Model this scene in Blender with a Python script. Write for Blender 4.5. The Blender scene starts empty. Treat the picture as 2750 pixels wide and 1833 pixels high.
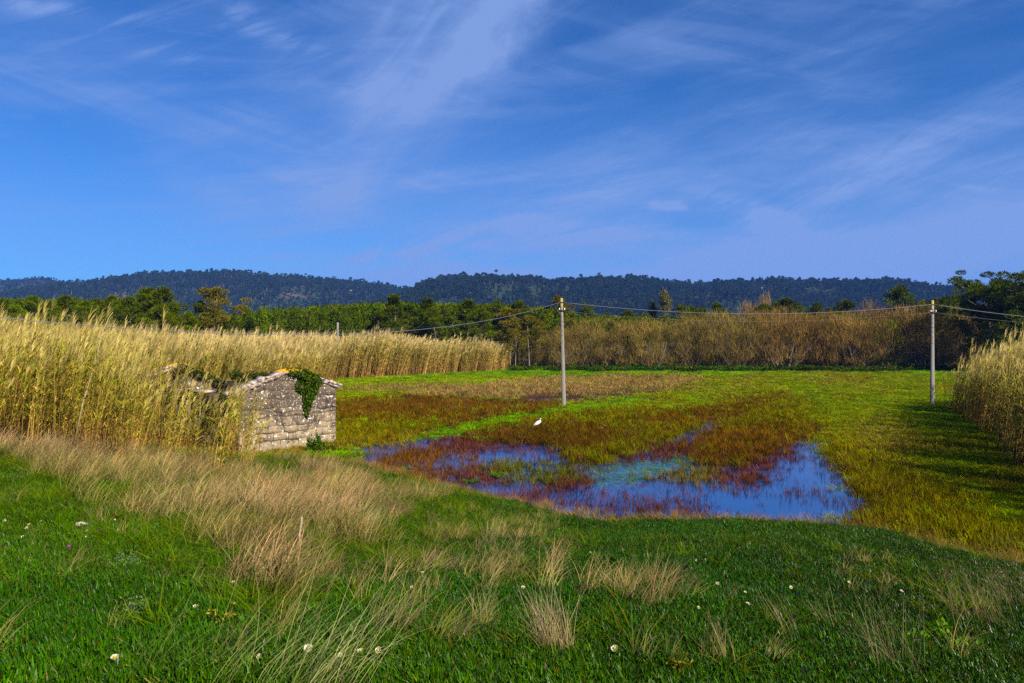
import bpy, math, random
import numpy as np
from mathutils import Vector, Matrix

R = math.radians
scene = bpy.context.scene
COL = scene.collection
random.seed(7)
RNG = np.random.default_rng(11)

# ------------------------------------------------------------------ camera
EYE = 5.9            # camera height above the flooded field
FPX = 2139.0         # focal length in pixels of the 2750 px wide photograph
HORIZON = 890.0
cam_d = bpy.data.cameras.new('camera')
cam = bpy.data.objects.new('camera', cam_d)
COL.objects.link(cam)
cam.location = (0, 0, EYE)
cam.rotation_euler = (R(90), 0, 0)
cam_d.sensor_width = 36
cam_d.lens = 36 * FPX / 2750
cam_d.shift_y = -(916.5 - HORIZON) / 2750
cam_d.clip_start = 0.1
cam_d.clip_end = 9000
scene.camera = cam

# ------------------------------------------------------------------ sun, sky, exposure
SUN_EL, SUN_AZ = R(33), math.atan2(0.75, -0.66)     # azimuth measured clockwise from +Y
sun_d = bpy.data.lights.new('sun', 'SUN')
sun_d.energy = 5.0
sun_d.angle = R(0.55)
sun_d.color = (1.0, 0.93, 0.80)
sun = bpy.data.objects.new('sun', sun_d)
COL.objects.link(sun)
sdir = Vector((math.sin(SUN_AZ) * math.cos(SUN_EL), math.cos(SUN_AZ) * math.cos(SUN_EL), math.sin(SUN_EL)))
sun.rotation_euler = sdir.to_track_quat('Z', 'Y').to_euler()
sun.location = (40, -40, 60)

scene.view_settings.view_transform = 'Standard'
scene.view_settings.look = 'None'
scene.view_settings.exposure = 1.0
scene.view_settings.gamma = 1.0
scene.view_settings.use_curve_mapping = False
scene.cycles.use_denoising = False
scene.cycles.max_bounces = 6
scene.cycles.diffuse_bounces = 3
scene.cycles.glossy_bounces = 3
scene.cycles.transmission_bounces = 3
scene.cycles.transparent_max_bounces = 8
scene.cycles.volume_bounces = 0
scene.cycles.sample_clamp_indirect = 4


class NT:
    """small helper around a node tree"""
    def __init__(self, tree):
        self.t = tree
        self.n = tree.nodes
        self.l = tree.links

    def new(self, kind, **kw):
        nd = self.n.new(kind)
        for k, v in kw.items():
            setattr(nd, k, v)
        return nd

    def put(self, sock, v):
        if isinstance(v, bpy.types.NodeSocket):
            self.l.new(v, sock)
        elif isinstance(v, (tuple, list)) and len(v) == 3 and sock.type == 'RGBA':
            sock.default_value = (*v, 1)
        else:
            sock.default_value = v

    def m(self, op, a, b=0.0, c=None, clamp=False):
        nd = self.new('ShaderNodeMath', operation=op, use_clamp=clamp)
        self.put(nd.inputs[0], a)
        self.put(nd.inputs[1], b)
        if c is not None:
            self.put(nd.inputs[2], c)
        return nd.outputs[0]

    def mix(self, f, a, b, blend='MIX'):
        nd = self.new('ShaderNodeMix', data_type='RGBA', blend_type=blend)
        self.put(nd.inputs[0], f)
        self.put(nd.inputs[6], a)
        self.put(nd.inputs[7], b)
        return nd.outputs[2]

    def noise(self, vec, scale, detail=4, rough=0.55, dist=0.0):
        nd = self.new('ShaderNodeTexNoise')
        nd.inputs['Scale'].default_value = scale
        nd.inputs['Detail'].default_value = detail
        nd.inputs['Roughness'].default_value = rough
        nd.inputs['Distortion'].default_value = dist
        if vec is not None:
            self.put(nd.inputs['Vector'], vec)
        return nd.outputs['Fac']

    def ramp(self, f, lo, hi, a=0.0, b=1.0, smooth=True):
        nd = self.new('ShaderNodeMapRange', interpolation_type='SMOOTHSTEP' if smooth else 'LINEAR')
        self.put(nd.inputs[0], f)
        for i, v in enumerate((lo, hi, a, b)):
            self.put(nd.inputs[i + 1], v)
        return nd.outputs[0]


world = bpy.data.worlds.new('World')
scene.world = world
world.use_nodes = True
w = NT(world.node_tree)
w.n.clear()
BG = 0.1
sky = w.new('ShaderNodeTexSky', sky_type='NISHITA', sun_disc=False)
sky.sun_elevation = SUN_EL
sky.sun_rotation = SUN_AZ
sky.air_density = 1.0
sky.dust_density = 0.0
sky.altitude = 1500
sky.ozone_density = 2.5
hs = w.new('ShaderNodeHueSaturation')
hs.inputs['Saturation'].default_value = 1.15
hs.inputs['Value'].default_value = 1.0
w.put(hs.inputs['Color'], sky.outputs[0])
tc = w.new('ShaderNodeTexCoord')
sep = w.new('ShaderNodeSeparateXYZ')
w.put(sep.inputs[0], tc.outputs['Generated'])
dx, dy, dz = sep.outputs
AZ = w.m('ARCTAN2', dx, dy)
EL = w.m('ARCSINE', dz)

nz = w.new('ShaderNodeTexNoise')
nz.inputs['Scale'].default_value = 7.0
nz.inputs['Detail'].default_value = 6
nz.inputs['Roughness'].default_value = .62
w.put(nz.inputs['Vector'], tc.outputs['Generated'])
nsep = w.new('ShaderNodeSeparateColor')
w.put(nsep.inputs[0], nz.outputs['Color'])
AZW = w.m('ADD', AZ, w.m('MULTIPLY', w.m('SUBTRACT', nsep.outputs[0], .5), .16))
ELW = w.m('ADD', EL, w.m('MULTIPLY', w.m('SUBTRACT', nsep.outputs[1], .5), .055))


def streaks(az, el, ang, scale, stretch, lo, hi, detail=6, dist=0.6, seed=0.0):
    """fibrous cirrus: noise stretched along one direction on the sky"""
    ca, sa = math.cos(ang), math.sin(ang)
    u = w.m('ADD', w.m('MULTIPLY', az, ca), w.m('MULTIPLY', el, sa))
    v = w.m('ADD', w.m('MULTIPLY', az, -sa), w.m('MULTIPLY', el, ca))
    cb = w.new('ShaderNodeCombineXYZ')
    w.put(cb.inputs[0], w.m('MULTIPLY', u, 1.0))
    w.put(cb.inputs[1], w.m('MULTIPLY', v, stretch))
    cb.inputs[2].default_value = seed
    return w.ramp(w.noise(cb.outputs[0], scale, detail, 0.6, dist), lo, hi)


def patch(px, py, a, b, deg):
    """soft ellipse on the sky, given where the cloud hangs in the photograph"""
    az0 = math.atan((px - 1375) / FPX)
    el0 = math.atan((HORIZON - py) / FPX * math.cos(az0))
    ang = R(deg)
    da = w.m('SUBTRACT', AZW, az0)
    de = w.m('SUBTRACT', ELW, el0)
    u = w.m('ADD', w.m('MULTIPLY', da, math.cos(ang)), w.m('MULTIPLY', de, math.sin(ang)))
    v = w.m('ADD', w.m('MULTIPLY', da, -math.sin(ang)), w.m('MULTIPLY', de, math.cos(ang)))
    u = w.m('DIVIDE', u, a / FPX)
    v = w.m('DIVIDE', v, b / FPX)
    r2 = w.m('ADD', w.m('MULTIPLY', u, u), w.m('MULTIPLY', v, v))
    return w.m('EXPONENT', w.m('MULTIPLY', r2, -1.0))


s1 = streaks(AZ, EL, R(8), 2.6, 6.0, 0.40, 0.68, detail=8, seed=1.3)
s2 = streaks(AZ, EL, R(-14), 4.5, 8.0, 0.42, 0.66, detail=8, seed=4.1)
s3 = streaks(AZ, EL, R(52), 3.6, 4.5, 0.34, 0.72, detail=8, seed=7.7)
s4 = streaks(AZ, EL, R(24), 6.5, 7.0, 0.42, 0.64, detail=8, dist=1.0, seed=9.2)
soft = streaks(AZ, EL, R(0), 1.4, 1.6, 0.35, 0.70, detail=3, seed=2.0)
wisp = w.m('ADD', w.m('MULTIPLY', s1, 0.5), w.m('MULTIPLY', s4, 0.5))
terms = []
for (px, py, a, b, deg, k, s) in [
        (1100, 70, 250, 190, 20, .50, s3), (1120, 110, 230, 170, 40, .22, None), (1330, 60, 330, 60, 38, .62, None), (1160, 300, 240, 90, 52, .26, s3),
        (1000, 250, 260, 60, 75, .25, s3),
        (1080, 672, 290, 22, 13, .75, wisp), (1500, 600, 360, 20, 2, .8, s1), (1790, 562, 55, 12, -6, .75, None), (1400, 585, 120, 14, 8, .5, None),
        (2040, 588, 120, 30, -18, .9, s4), (2080, 600, 60, 28, -24, .55, None), (2120, 640, 80, 42, -40, .40, None), (1650, 640, 420, 26, -3, .45, s1),
        (2300, 700, 620, 62, 7, .80, None), (1250, 728, 190, 22, 0, .65, None), (2560, 520, 330, 34, -9, .40, s2),
        (2480, 640, 420, 60, 12, .50, s1), (380, 640, 330, 130, 10, .42, soft), (760, 600, 300, 120, -8, .30, soft),
        (300, 90, 240, 26, -8, .42, s4), (420, 50, 260, 22, 8, .40, s4), (650, 30, 180, 26, -25, .38, s4),
        (1000, 470, 520, 90, 12, .28, s1), (1750, 420, 480, 60, 22, .22, s1), (2000, 180, 500, 30, -20, .2, s2),
        (2350, 460, 340, 40, 24, .22, s4), (2620, 440, 200, 30, -10, .4, s1), (1600, 520, 500, 40, 6, .4, s1), (600, 350, 600, 60, -12, .20, s2)]:
    p = w.m('MULTIPLY', patch(px, py, a, b, deg), k)
    if s is not None:
        p = w.m('MULTIPLY', p, w.m('ADD', w.m('MULTIPLY', s, 0.8), 0.2))
    terms.append(p)
tot = terms[0]
for t_ in terms[1:]:
    tot = w.m('ADD', tot, t_)
veil = w.m('MULTIPLY', w.m('ADD', w.m('MULTIPLY', s1, 0.35), w.m('MULTIPLY', soft, 0.65)), 0.34)
tot = w.m('ADD', tot, w.m('MULTIPLY', w.m('ADD', w.m('MULTIPLY', s2, s1), w.m('MULTIPLY', s4, soft)), 0.16))
low_veil = w.m('MULTIPLY', w.m('EXPONENT', w.m('MULTIPLY', w.m('MULTIPLY', ELW, ELW), -22.0)), w.m('ADD', w.m('MULTIPLY', s1, .22), .42))
tot = w.m('MINIMUM', w.m('ADD', w.m('ADD', tot, veil), low_veil), 0.92)
cloud = (0.118 / BG, 0.188 / BG, 0.385 / BG)
skyblue = w.mix(1.0, hs.outputs[0], (.080, .335, .60), 'MULTIPLY')
skycol = w.mix(tot, skyblue, cloud)
bg = w.new('ShaderNodeBackground')
bg.inputs[1].default_value = BG
w.put(bg.inputs[0], skycol)
wo = w.new('ShaderNodeOutputWorld')
w.l.new(bg.outputs[0], wo.inputs[0])

# ------------------------------------------------------------------ helpers


def tag(o, label=None, cat=None, group=None, kind=None):
    if label:
        o['label'] = label
    if cat:
        o['category'] = cat
    if group:
        o['group'] = group
    if kind:
        o['kind'] = kind
    return o


def empty(name, loc=(0, 0, 0), rz=0.0):
    o = bpy.data.objects.new(name, None)
    COL.objects.link(o)
    o.location = loc
    o.rotation_euler = (0, 0, rz)
    o.empty_display_size = 0.2
    return o


def obj(name, mesh, parent=None, loc=None):
    o = bpy.data.objects.new(name, mesh)
    COL.objects.link(o)
    if parent is not None:
        o.parent = parent
    if loc is not None:
        o.location = loc
    return o


class MB:
    """collects numpy geometry into ONE mesh"""
    def __init__(self):
        self.V, self.Q, self.T, self.C, self.n = [], [], [], [], 0

    def add(self, V, quads=None, tris=None, col=(1, 1, 1)):
        V = np.asarray(V, float).reshape(-1, 3)
        if quads is not None and len(quads):
            self.Q.append(np.asarray(quads, int).reshape(-1, 4) + self.n)
        if tris is not None and len(tris):
            self.T.append(np.asarray(tris, int).reshape(-1, 3) + self.n)
        c = np.asarray(col, float)
        if c.ndim == 1:
            c = np.repeat(c[None, :], len(V), 0)
        self.V.append(V)
        self.C.append(c)
        self.n += len(V)
        return self

    def mesh(self, name, mat, smooth=False):
        V = np.concatenate(self.V)
        C = np.concatenate(self.C)
        Q = np.concatenate(self.Q) if self.Q else np.zeros((0, 4), int)
        T = np.concatenate(self.T) if self.T else np.zeros((0, 3), int)
        me = bpy.data.meshes.new(name)
        me.vertices.add(len(V))
        me.vertices.foreach_set('co', V.astype(np.float32).ravel())
        loops = np.concatenate([Q.ravel(), T.ravel()]).astype(np.int32)
        me.loops.add(len(loops))
        me.loops.foreach_set('vertex_index', loops)
        nq, nt = len(Q), len(T)
        me.polygons.add(nq + nt)
        starts = np.concatenate([np.arange(nq) * 4, nq * 4 + np.arange(nt) * 3]).astype(np.int32)
        me.polygons.foreach_set('loop_start', starts)
        me.update(calc_edges=True)
        a = me.attributes.new('bc', 'FLOAT_COLOR', 'POINT')
        a.data.foreach_set('color', np.concatenate([C, np.ones((len(C), 1))], 1).astype(np.float32).ravel())
        if smooth:
            me.polygons.foreach_set('use_smooth', np.ones(nq + nt, bool))
        if mat:
            me.materials.append(mat)
        return me


def blades(mb, base, az, lean, length, curve, width, segs, c0, c1, cexp=1.0, face=None, tip=0.12):
    """curved tapering blades; every argument may be an array over the blades"""
    base = np.asarray(base, float)
    n = len(base)
    A = lambda v: np.broadcast_to(np.asarray(v, float), (n,)).astype(float)
    az, lean, length, curve, width = map(A, (az, lean, length, curve, width))
    c0 = np.broadcast_to(np.asarray(c0, float), (n, 3))
    c1 = np.broadcast_to(np.asarray(c1, float), (n, 3))
    t = np.linspace(0, 1, segs + 1)
    ang = lean[:, None] + curve[:, None] * t[None, :] ** 1.5        # angle from the vertical along the blade
    step = length[:, None] / segs
    hx = np.concatenate([np.zeros((n, 1)), np.cumsum(np.sin(ang[:, 1:]) * step, 1)], 1)
    hz = np.concatenate([np.zeros((n, 1)), np.cumsum(np.cos(ang[:, 1:]) * step, 1)], 1)
    P = np.stack([base[:, None, 0] + hx * np.cos(az)[:, None], base[:, None, 1] + hx * np.sin(az)[:, None],
                  base[:, None, 2] + hz], 2)
    fa = az + np.pi / 2 if face is None else A(face)
    side = np.stack([np.cos(fa), np.sin(fa), np.zeros(n)], 1)[:, None, :]
    prof = np.clip(1 - t ** 2.2, tip, 1) * np.clip(0.6 + 2 * t, 0, 1)
    wd = width[:, None, None] * prof[None, :, None] * 0.5
    V = np.stack([P - side * wd, P + side * wd], 2).reshape(n, -1, 3)
    k = segs + 1
    q = np.array([[2 * i, 2 * i + 1, 2 * i + 3, 2 * i + 2] for i in range(segs)])
    Q = (q[None] + (np.arange(n) * 2 * k)[:, None, None]).reshape(-1, 4)
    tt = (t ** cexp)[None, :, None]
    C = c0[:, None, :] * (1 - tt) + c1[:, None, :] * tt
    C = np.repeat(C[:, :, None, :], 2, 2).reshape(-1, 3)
    mb.add(V.reshape(-1, 3), quads=Q, col=C)


def tube(mb, path, radii, n=6, col=(1, 1, 1), squash=1.0, cap=True):
    path = np.asarray(path, float)
    K = len(path)
    radii = np.broadcast_to(np.asarray(radii, float), (K,))
    d = np.gradient(path, axis=0)
    d /= np.linalg.norm(d, axis=1)[:, None] + 1e-9
    up = np.array([0, 0, 1.0]) if abs(d[:, 2]).mean() < 0.8 else np.array([1.0, 0, 0])
    s = np.cross(d, up)
    s /= np.linalg.norm(s, axis=1)[:, None] + 1e-9
    u = np.cross(s, d)
    a = np.arange(n) / n * 2 * np.pi
    ring = s[:, None] * np.cos(a)[None, :, None] * squash + u[:, None] * np.sin(a)[None, :, None]
    V = (path[:, None] + ring * radii[:, None, None]).reshape(-1, 3)
    Q = [[i * n + j, i * n + (j + 1) % n, (i + 1) * n + (j + 1) % n, (i + 1) * n + j] for i in range(K - 1) for j in range(n)]
    T = []
    if cap:
        V = np.concatenate([V, path[:1], path[-1:]])
        T = [[K * n, (j + 1) % n, j] for j in range(n)] + [[K * n + 1, (K - 1) * n + j, (K - 1) * n + (j + 1) % n] for j in range(n)]
    c = np.asarray(col, float)
    if c.ndim == 2 and len(c) == K:
        c = np.repeat(c, n, 0)
        if cap:
            c = np.concatenate([c, c[:1], c[-1:]])
    mb.add(V, quads=Q, tris=T, col=c)


def kites(mb, cen, dirs, length, width, col, rng):
    """leaf-sized kite quads pointing along dirs"""
    n = len(cen)
    dirs = dirs / (np.linalg.norm(dirs, axis=1)[:, None] + 1e-9)
    r = rng.normal(size=(n, 3))
    s = np.cross(dirs, r)
    s /= np.linalg.norm(s, axis=1)[:, None] + 1e-9
    length = np.broadcast_to(np.asarray(length, float), (n,))[:, None]
    width = np.broadcast_to(np.asarray(width, float), (n,))[:, None]
    a = cen - dirs * length * .5
    b = cen - s * width * .5 - dirs * length * .05
    c = cen + dirs * length * .5
    d = cen + s * width * .5 - dirs * length * .05
    V = np.stack([a, b, c, d], 1).reshape(-1, 3)
    mb.add(V, quads=np.arange(4 * n).reshape(-1, 4), col=np.repeat(np.broadcast_to(col, (n, 3)), 4, 0))


def vnoise(x, y, seed=0):
    """value noise in -1..1"""
    x = np.asarray(x, float)
    y = np.asarray(y, float)
    xi, yi = np.floor(x).astype(np.int64), np.floor(y).astype(np.int64)
    fx, fy = x - xi, y - yi
    fx, fy = fx * fx * (3 - 2 * fx), fy * fy * (3 - 2 * fy)

    def h(a, b):
        v = np.sin(a * 127.1 + b * 311.7 + seed * 74.7) * 43758.5453
        return (v - np.floor(v)) * 2 - 1
    return (h(xi, yi) * (1 - fx) + h(xi + 1, yi) * fx) * (1 - fy) + (h(xi, yi + 1) * (1 - fx) + h(xi + 1, yi + 1) * fx) * fy


def fbm(x, y, oct=4, seed=0):
    s, a = 0, 1.0
    for i in range(oct):
        s = s + a * vnoise(x * 2 ** i, y * 2 ** i, seed + i * 13)
        a *= 0.5
    return s / 1.9


def inside(poly, x, y):
    r = np.zeros(np.shape(x), bool)
    n = len(poly)
    for i in range(n):
        x0, y0 = poly[i]
        x1, y1 = poly[(i + 1) % n]
        if y0 == y1:
            continue
        c = ((y0 > y) != (y1 > y)) & (x < (x1 - x0) * (y - y0) / (y1 - y0) + x0)
        r ^= c
    return r


def dist_line(pts, x, y):
    d = np.full(np.shape(x), 1e9)
    for (x0, y0), (x1, y1) in zip(pts[:-1], pts[1:]):
        vx, vy = x1 - x0, y1 - y0
        t = np.clip(((x - x0) * vx + (y - y0) * vy) / (vx * vx + vy * vy), 0, 1)
        d = np.minimum(d, np.hypot(x - x0 - t * vx, y - y0 - t * vy))
    return d


# ------------------------------------------------------------------ lie of the land
TOE = [(-300, 190), (-70, 82), (-40, 62), (-26, 49), (-18.5, 41), (-12.6, 36.6), (-7.4, 35.5), (-4.1, 32.2), (-1.4, 28.2), (0.7, 26.8),
       (2.6, 24.7), (9.3, 24.3), (11.6, 22.9), (12.9, 20.4), (17, 15), (24, 6), (34, -20), (60, -300)]
BANK = TOE + [(-300, -300)]


def bank_dist(x, y):
    wx = x + 0.35 * vnoise(x * .7, y * .7, 5)
    wy = y + 0.35 * vnoise(x * .7, y * .7, 9)
    d = dist_line(TOE, wx, wy)
    return np.where(inside(BANK, wx, wy), d, -d)


def to_photo(x, y, z=0.0):
    y = np.maximum(y, 0.5)
    return 1375 + FPX * x / y, HORIZON + FPX * (EYE - z) / y


def from_photo(px, py, z=0.0):
    d = FPX * (EYE - z) / (py - HORIZON)
    return (px - 1375) * d / FPX, d


FLOOD = [(935, 1205), (1225, 1165), (1330, 1188), (1500, 1195), (1530, 1240), (1600, 1250), (1700, 1225), (1830, 1165),
         (1940, 1112), (1970, 1128), (1850, 1210), (1900, 1255), (2000, 1250), (2100, 1200), (2140, 1172), (2210, 1185),
         (2250, 1250), (2300, 1300), (2345, 1370), (2300, 1408), (2100, 1422), (1620, 1412), (1430, 1375), (1270, 1350),
         (1080, 1300), (930, 1258)]
OPEN = [[(945, 1202), (1100, 1178), (1228, 1166), (1205, 1190), (1080, 1217), (1010, 1247), (950, 1252)],
        [(1500, 1330), (1600, 1290), (1690, 1240), (1780, 1213), (1850, 1170), (1945, 1118), (1905, 1160), (1830, 1202),
         (1760, 1240), (1700, 1292), (1560, 1335)],
        [(2135, 1180), (2205, 1190), (2225, 1250), (2285, 1310), (2315, 1370), (2230, 1405), (2010, 1412), (1930, 1385),
         (2000, 1330), (2075, 1275), (2105, 1225)]]
ISLES = [[(1310, 1248), (1400, 1236), (1560, 1250), (1580, 1278), (1500, 1302), (1350, 1292)],
         [(1000, 1252), (1060, 1222), (1180, 1210), (1270, 1225), (1300, 1250), (1290, 1270), (1150, 1280), (1020, 1268)],
         [(1720, 1262), (1820, 1232), (1900, 1250), (1960, 1265), (1880, 1300), (1760, 1295)]]
FLOAT = [[(1595, 1282), (1650, 1246), (1752, 1240), (1775, 1270), (1690, 1300), (1610, 1300)],
         [(1740, 1255), (1790, 1232), (1850, 1225), (1890, 1250), (1800, 1275)]]
SEMI = [[(1120, 1255), (1180, 1232), (1250, 1215), (1330, 1200), (1500, 1190), (1515, 1215), (1420, 1238), (1320, 1247), (1290, 1277), (1200, 1292), (1130, 1285)],
        [(1280, 1305), (1400, 1292), (1560, 1312), (1640, 1300), (1760, 1302), (1900, 1310), (2010, 1290), (2000, 1412), (1600, 1412), (1430, 1378), (1290, 1345)],
        [(2180, 1170), (2290, 1230), (2360, 1370), (2300, 1412), (2230, 1400), (2225, 1250)]]
# colour, height and fineness of the plants by place: (name, colour, height, polygon in the photograph's own pixels)
BRIGHT, LIME, RUST, TAN, OLIVE, PURP, DARKR = (.15, .34, .004), (.25, .34, .006), (.130, .072, .015), (.27, .185, .070), (.145, .130, .012), (.125, .055, .062), (.105, .062, .012)
ZONES = [
    (BRIGHT, .22, [(905, 1040), (905, 1012), (1380, 992), (1430, 975), (2800, 985), (2800, 1006), (2200, 1000), (1900, 1006), (1700, 1006), (1500, 1008), (1200, 1028)]),
    (LIME, .18, [(905, 1046), (905, 1020), (1200, 1012), (1400, 1006), (1400, 1030), (1180, 1046)]),
    (TAN, .35, [(905, 1046), (1100, 1036), (1300, 1034), (1500, 1012), (1780, 1008), (1860, 1014), (1830, 1040), (1700, 1058), (1560, 1070), (1330, 1070), (1150, 1066), (1100, 1052), (905, 1056)]),
    (LIME, .16, [(905, 1052), (1090, 1050), (1140, 1056), (1040, 1070), (905, 1076)]),
    (RUST, .38, [(905, 1078), (1080, 1066), (1340, 1080), (1480, 1086), (1500, 1098), (1400, 1112), (1240, 1140), (1050, 1182), (960, 1197), (905, 1190)]),
    (OLIVE, .34, [(905, 1135), (1150, 1132), (1180, 1146), (1050, 1180), (960, 1197), (905, 1195)]),
    (PURP, .10, [(1330, 1074), (1400, 1066), (1560, 1066), (1640, 1064), (1740, 1053), (1790, 1056), (1690, 1070), (1560, 1078), (1420, 1084), (1340, 1084)]),
    (OLIVE, .34, [(1270, 1165), (1400, 1135), (1520, 1110), (1700, 1100), (1850, 1106), (1960, 1085), (2080, 1064), (2180, 1084), (2200, 1150), (2150, 1178), (2000, 1180), (1900, 1160), (1780, 1200), (1600, 1255), (1500, 1250), (1330, 1200)]),
    (DARKR, .36, [(1240, 1180), (1340, 1150), (1560, 1140), (1700, 1160), (1640, 1200), (1560, 1230), (1500, 1200), (1300, 1200)]),
    (RUST, .30, [(1690, 1128), (1800, 1110), (1950, 1088), (2070, 1050), (2110, 1054), (2040, 1100), (1960, 1130), (1850, 1142), (1720, 1146)]),
    (RUST, .36, [(1900, 1165), (2040, 1150), (2160, 1140), (2190, 1160), (2130, 1190), (2110, 1240), (2010, 1262), (1900, 1280), (1800, 1270), (1820, 1225)]),
    (OLIVE, .36, [(2225, 1200), (2330, 1230), (2450, 1290), (2640, 1360), (2760, 1470), (2760, 1530), (2560, 1460), (2250, 1425), (2345, 1372), (2290, 1300)]),
    (BRIGHT, .16, [(1060, 1192), (1180, 1158), (1330, 1122), (1440, 1106), (1500, 1097), (1650, 1076), (1740, 1066), (1760, 1080), (1620, 1098), (1500, 1114), (1400, 1130), (1290, 1152), (1210, 1168), (1070, 1196)]),
    (BRIGHT, .20, [(820, 1225), (900, 1208), (955, 1212), (960, 1235), (900, 1245), (830, 1240)]),
]


def warp_photo(x, y, amt=.5):
    wx = x + amt * (0.55 * vnoise(x * .55, y * .55, 21) + .25 * vnoise(x * 1.9, y * 1.9, 22)) * np.clip(y / 40, .5, 2)
    wx = wx + .16 * vnoise(x * 4.1, y * 3.1, 27)
    wy = y + .30 * vnoise(x * 3.7, y * 2.9, 28) + amt * (0.75 * vnoise(x * .45, y * .55, 23) + .30 * vnoise(x * 1.8, y * 1.8, 24)) * np.clip(y / 40, .5, 3)
    return to_photo(wx, wy, 0.0)


def zones(x, y, jitter=0.0, rng=None):
    """plant colour, plant height, flood mask, stem density at points of the field"""
    if jitter:
        x = x + rng.normal(size=x.shape) * jitter * y / 40
        y = y + rng.normal(size=y.shape) * jitter * y / 25
    px, py = warp_photo(x, y)
    n1 = fbm(x * .13, y * .10, 4, 31)
    n2 = fbm(x * .5, y * .35, 4, 41)
    col = np.tile(np.array((.225, .305, .006)), (len(x), 1))
    k = np.clip(.5 + 1.6 * n2, 0, 1)[:, None]
    col = col * (1 - k) + np.array((.23, .205, .020)) * k
    k = np.clip(2.2 * n1 - .3, 0, .7)[:, None]
    col = col * (1 - k) + np.array((.24, .17, .04)) * k
    sx = x - .34 * y
    st = 1.2 * vnoise(sx * .42, y * .03, 301) + .7 * vnoise(sx * 1.1, y * .04, 302)
    k = (np.clip(.9 * st, 0, .8) * np.clip((px - 1650) / 300, 0, 1))[:, None]
    col = col * (1 - k) + np.array((.26, .19, .045)) * k
    k = (np.clip(-.9 * st, 0, .6) * np.clip((px - 1650) / 300, 0, 1))[:, None]
    col = col * (1 - k) + np.array((.16, .30, .006)) * k
    ht = .20 + .10 * n2
    for c, h, poly in ZONES:
        m = inside(poly, px, py)
        cc = np.array(c) * (1 + .30 * n2[:, None]) + (0.20 * n1)[:, None] * np.array((.12, .10, .0))
        col = np.where(m[:, None], cc, col)
        ht = np.where(m, h * (1 + .3 * n2), ht)
    flood = inside(FLOOD, px, py)
    open_ = np.zeros_like(flood)
    for p in OPEN:
        open_ |= inside(p, px, py)
    isle = np.zeros_like(flood)
    for i, p in enumerate(ISLES):
        m = inside(p, px, py)
        isle |= m
        c = np.array(((.12, .125, .016), (.14, .066, .018), (.13, .105, .018))[i]) * (1 + .35 * n2[:, None])
        col = np.where(m[:, None], c, col)
        ht = np.where(m, .34, ht)
    flt = np.zeros_like(flood)
    for p in FLOAT:
        m = inside(p, px, py)
        flt |= m
        col = np.where(m[:, None], np.array((.10, .24, .010)) * (1 + .3 * n2[:, None]), col)
        ht = np.where(m, .12, ht)
    wet = flood
    stems = wet & ~flt & ~isle
    n3 = fbm(x * .55, y * .40, 4, 57)
    semi = np.zeros_like(flood)
    for p in SEMI:
        semi |= inside(p, px, py)
    dens = np.where(stems, np.clip(.92 + 1.2 * n3, .5, .9985), 1.0)
    dens = np.where(stems & semi, np.clip(.55 + 1.4 * n3, .14, .85), dens)
    dens = np.where(isle, np.clip(.80 + 1.3 * n3, .25, .998), dens)
    dens = np.where(stems & open_, np.clip(.10 + .75 * (n3 - .04), .03, .55), dens)
    sc = np.array((.115, .044, .028)) * (1 + .35 * n2[:, None]) + np.clip(n1, 0, 1)[:, None] * np.array((.02, .05, -.01))
    col = np.where(stems[:, None], sc, col)
    ht = np.where(stems, .30 + .12 * n3, ht)
    return np.clip(col, .004, .5), np.clip(ht, .06, .6), wet, dens, flt


def land(x, y):
    bd = bank_dist(x, y)
    h = np.clip(bd, 0, None)
    rise = 0.178 * h * np.clip(h / 2.5, .35, 1) ** .5
    rise = np.minimum(rise, 4.25) + np.where(h > 0, .07 * vnoise(x * .45, y * .45, 3) + .03 * vnoise(x * 1.6, y * 1.6, 4), 0) * np.clip(h, 0, 1)
    f = (bd <= 0)
    z = np.where(f, .05 + .025 * vnoise(x * .3, y * .3, 8), .05 + rise)
    return z


def ground_z(x, y):
    x = np.atleast_1d(np.asarray(x, float))
    y = np.atleast_1d(np.asarray(y, float))
    return land(x, y)


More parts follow.
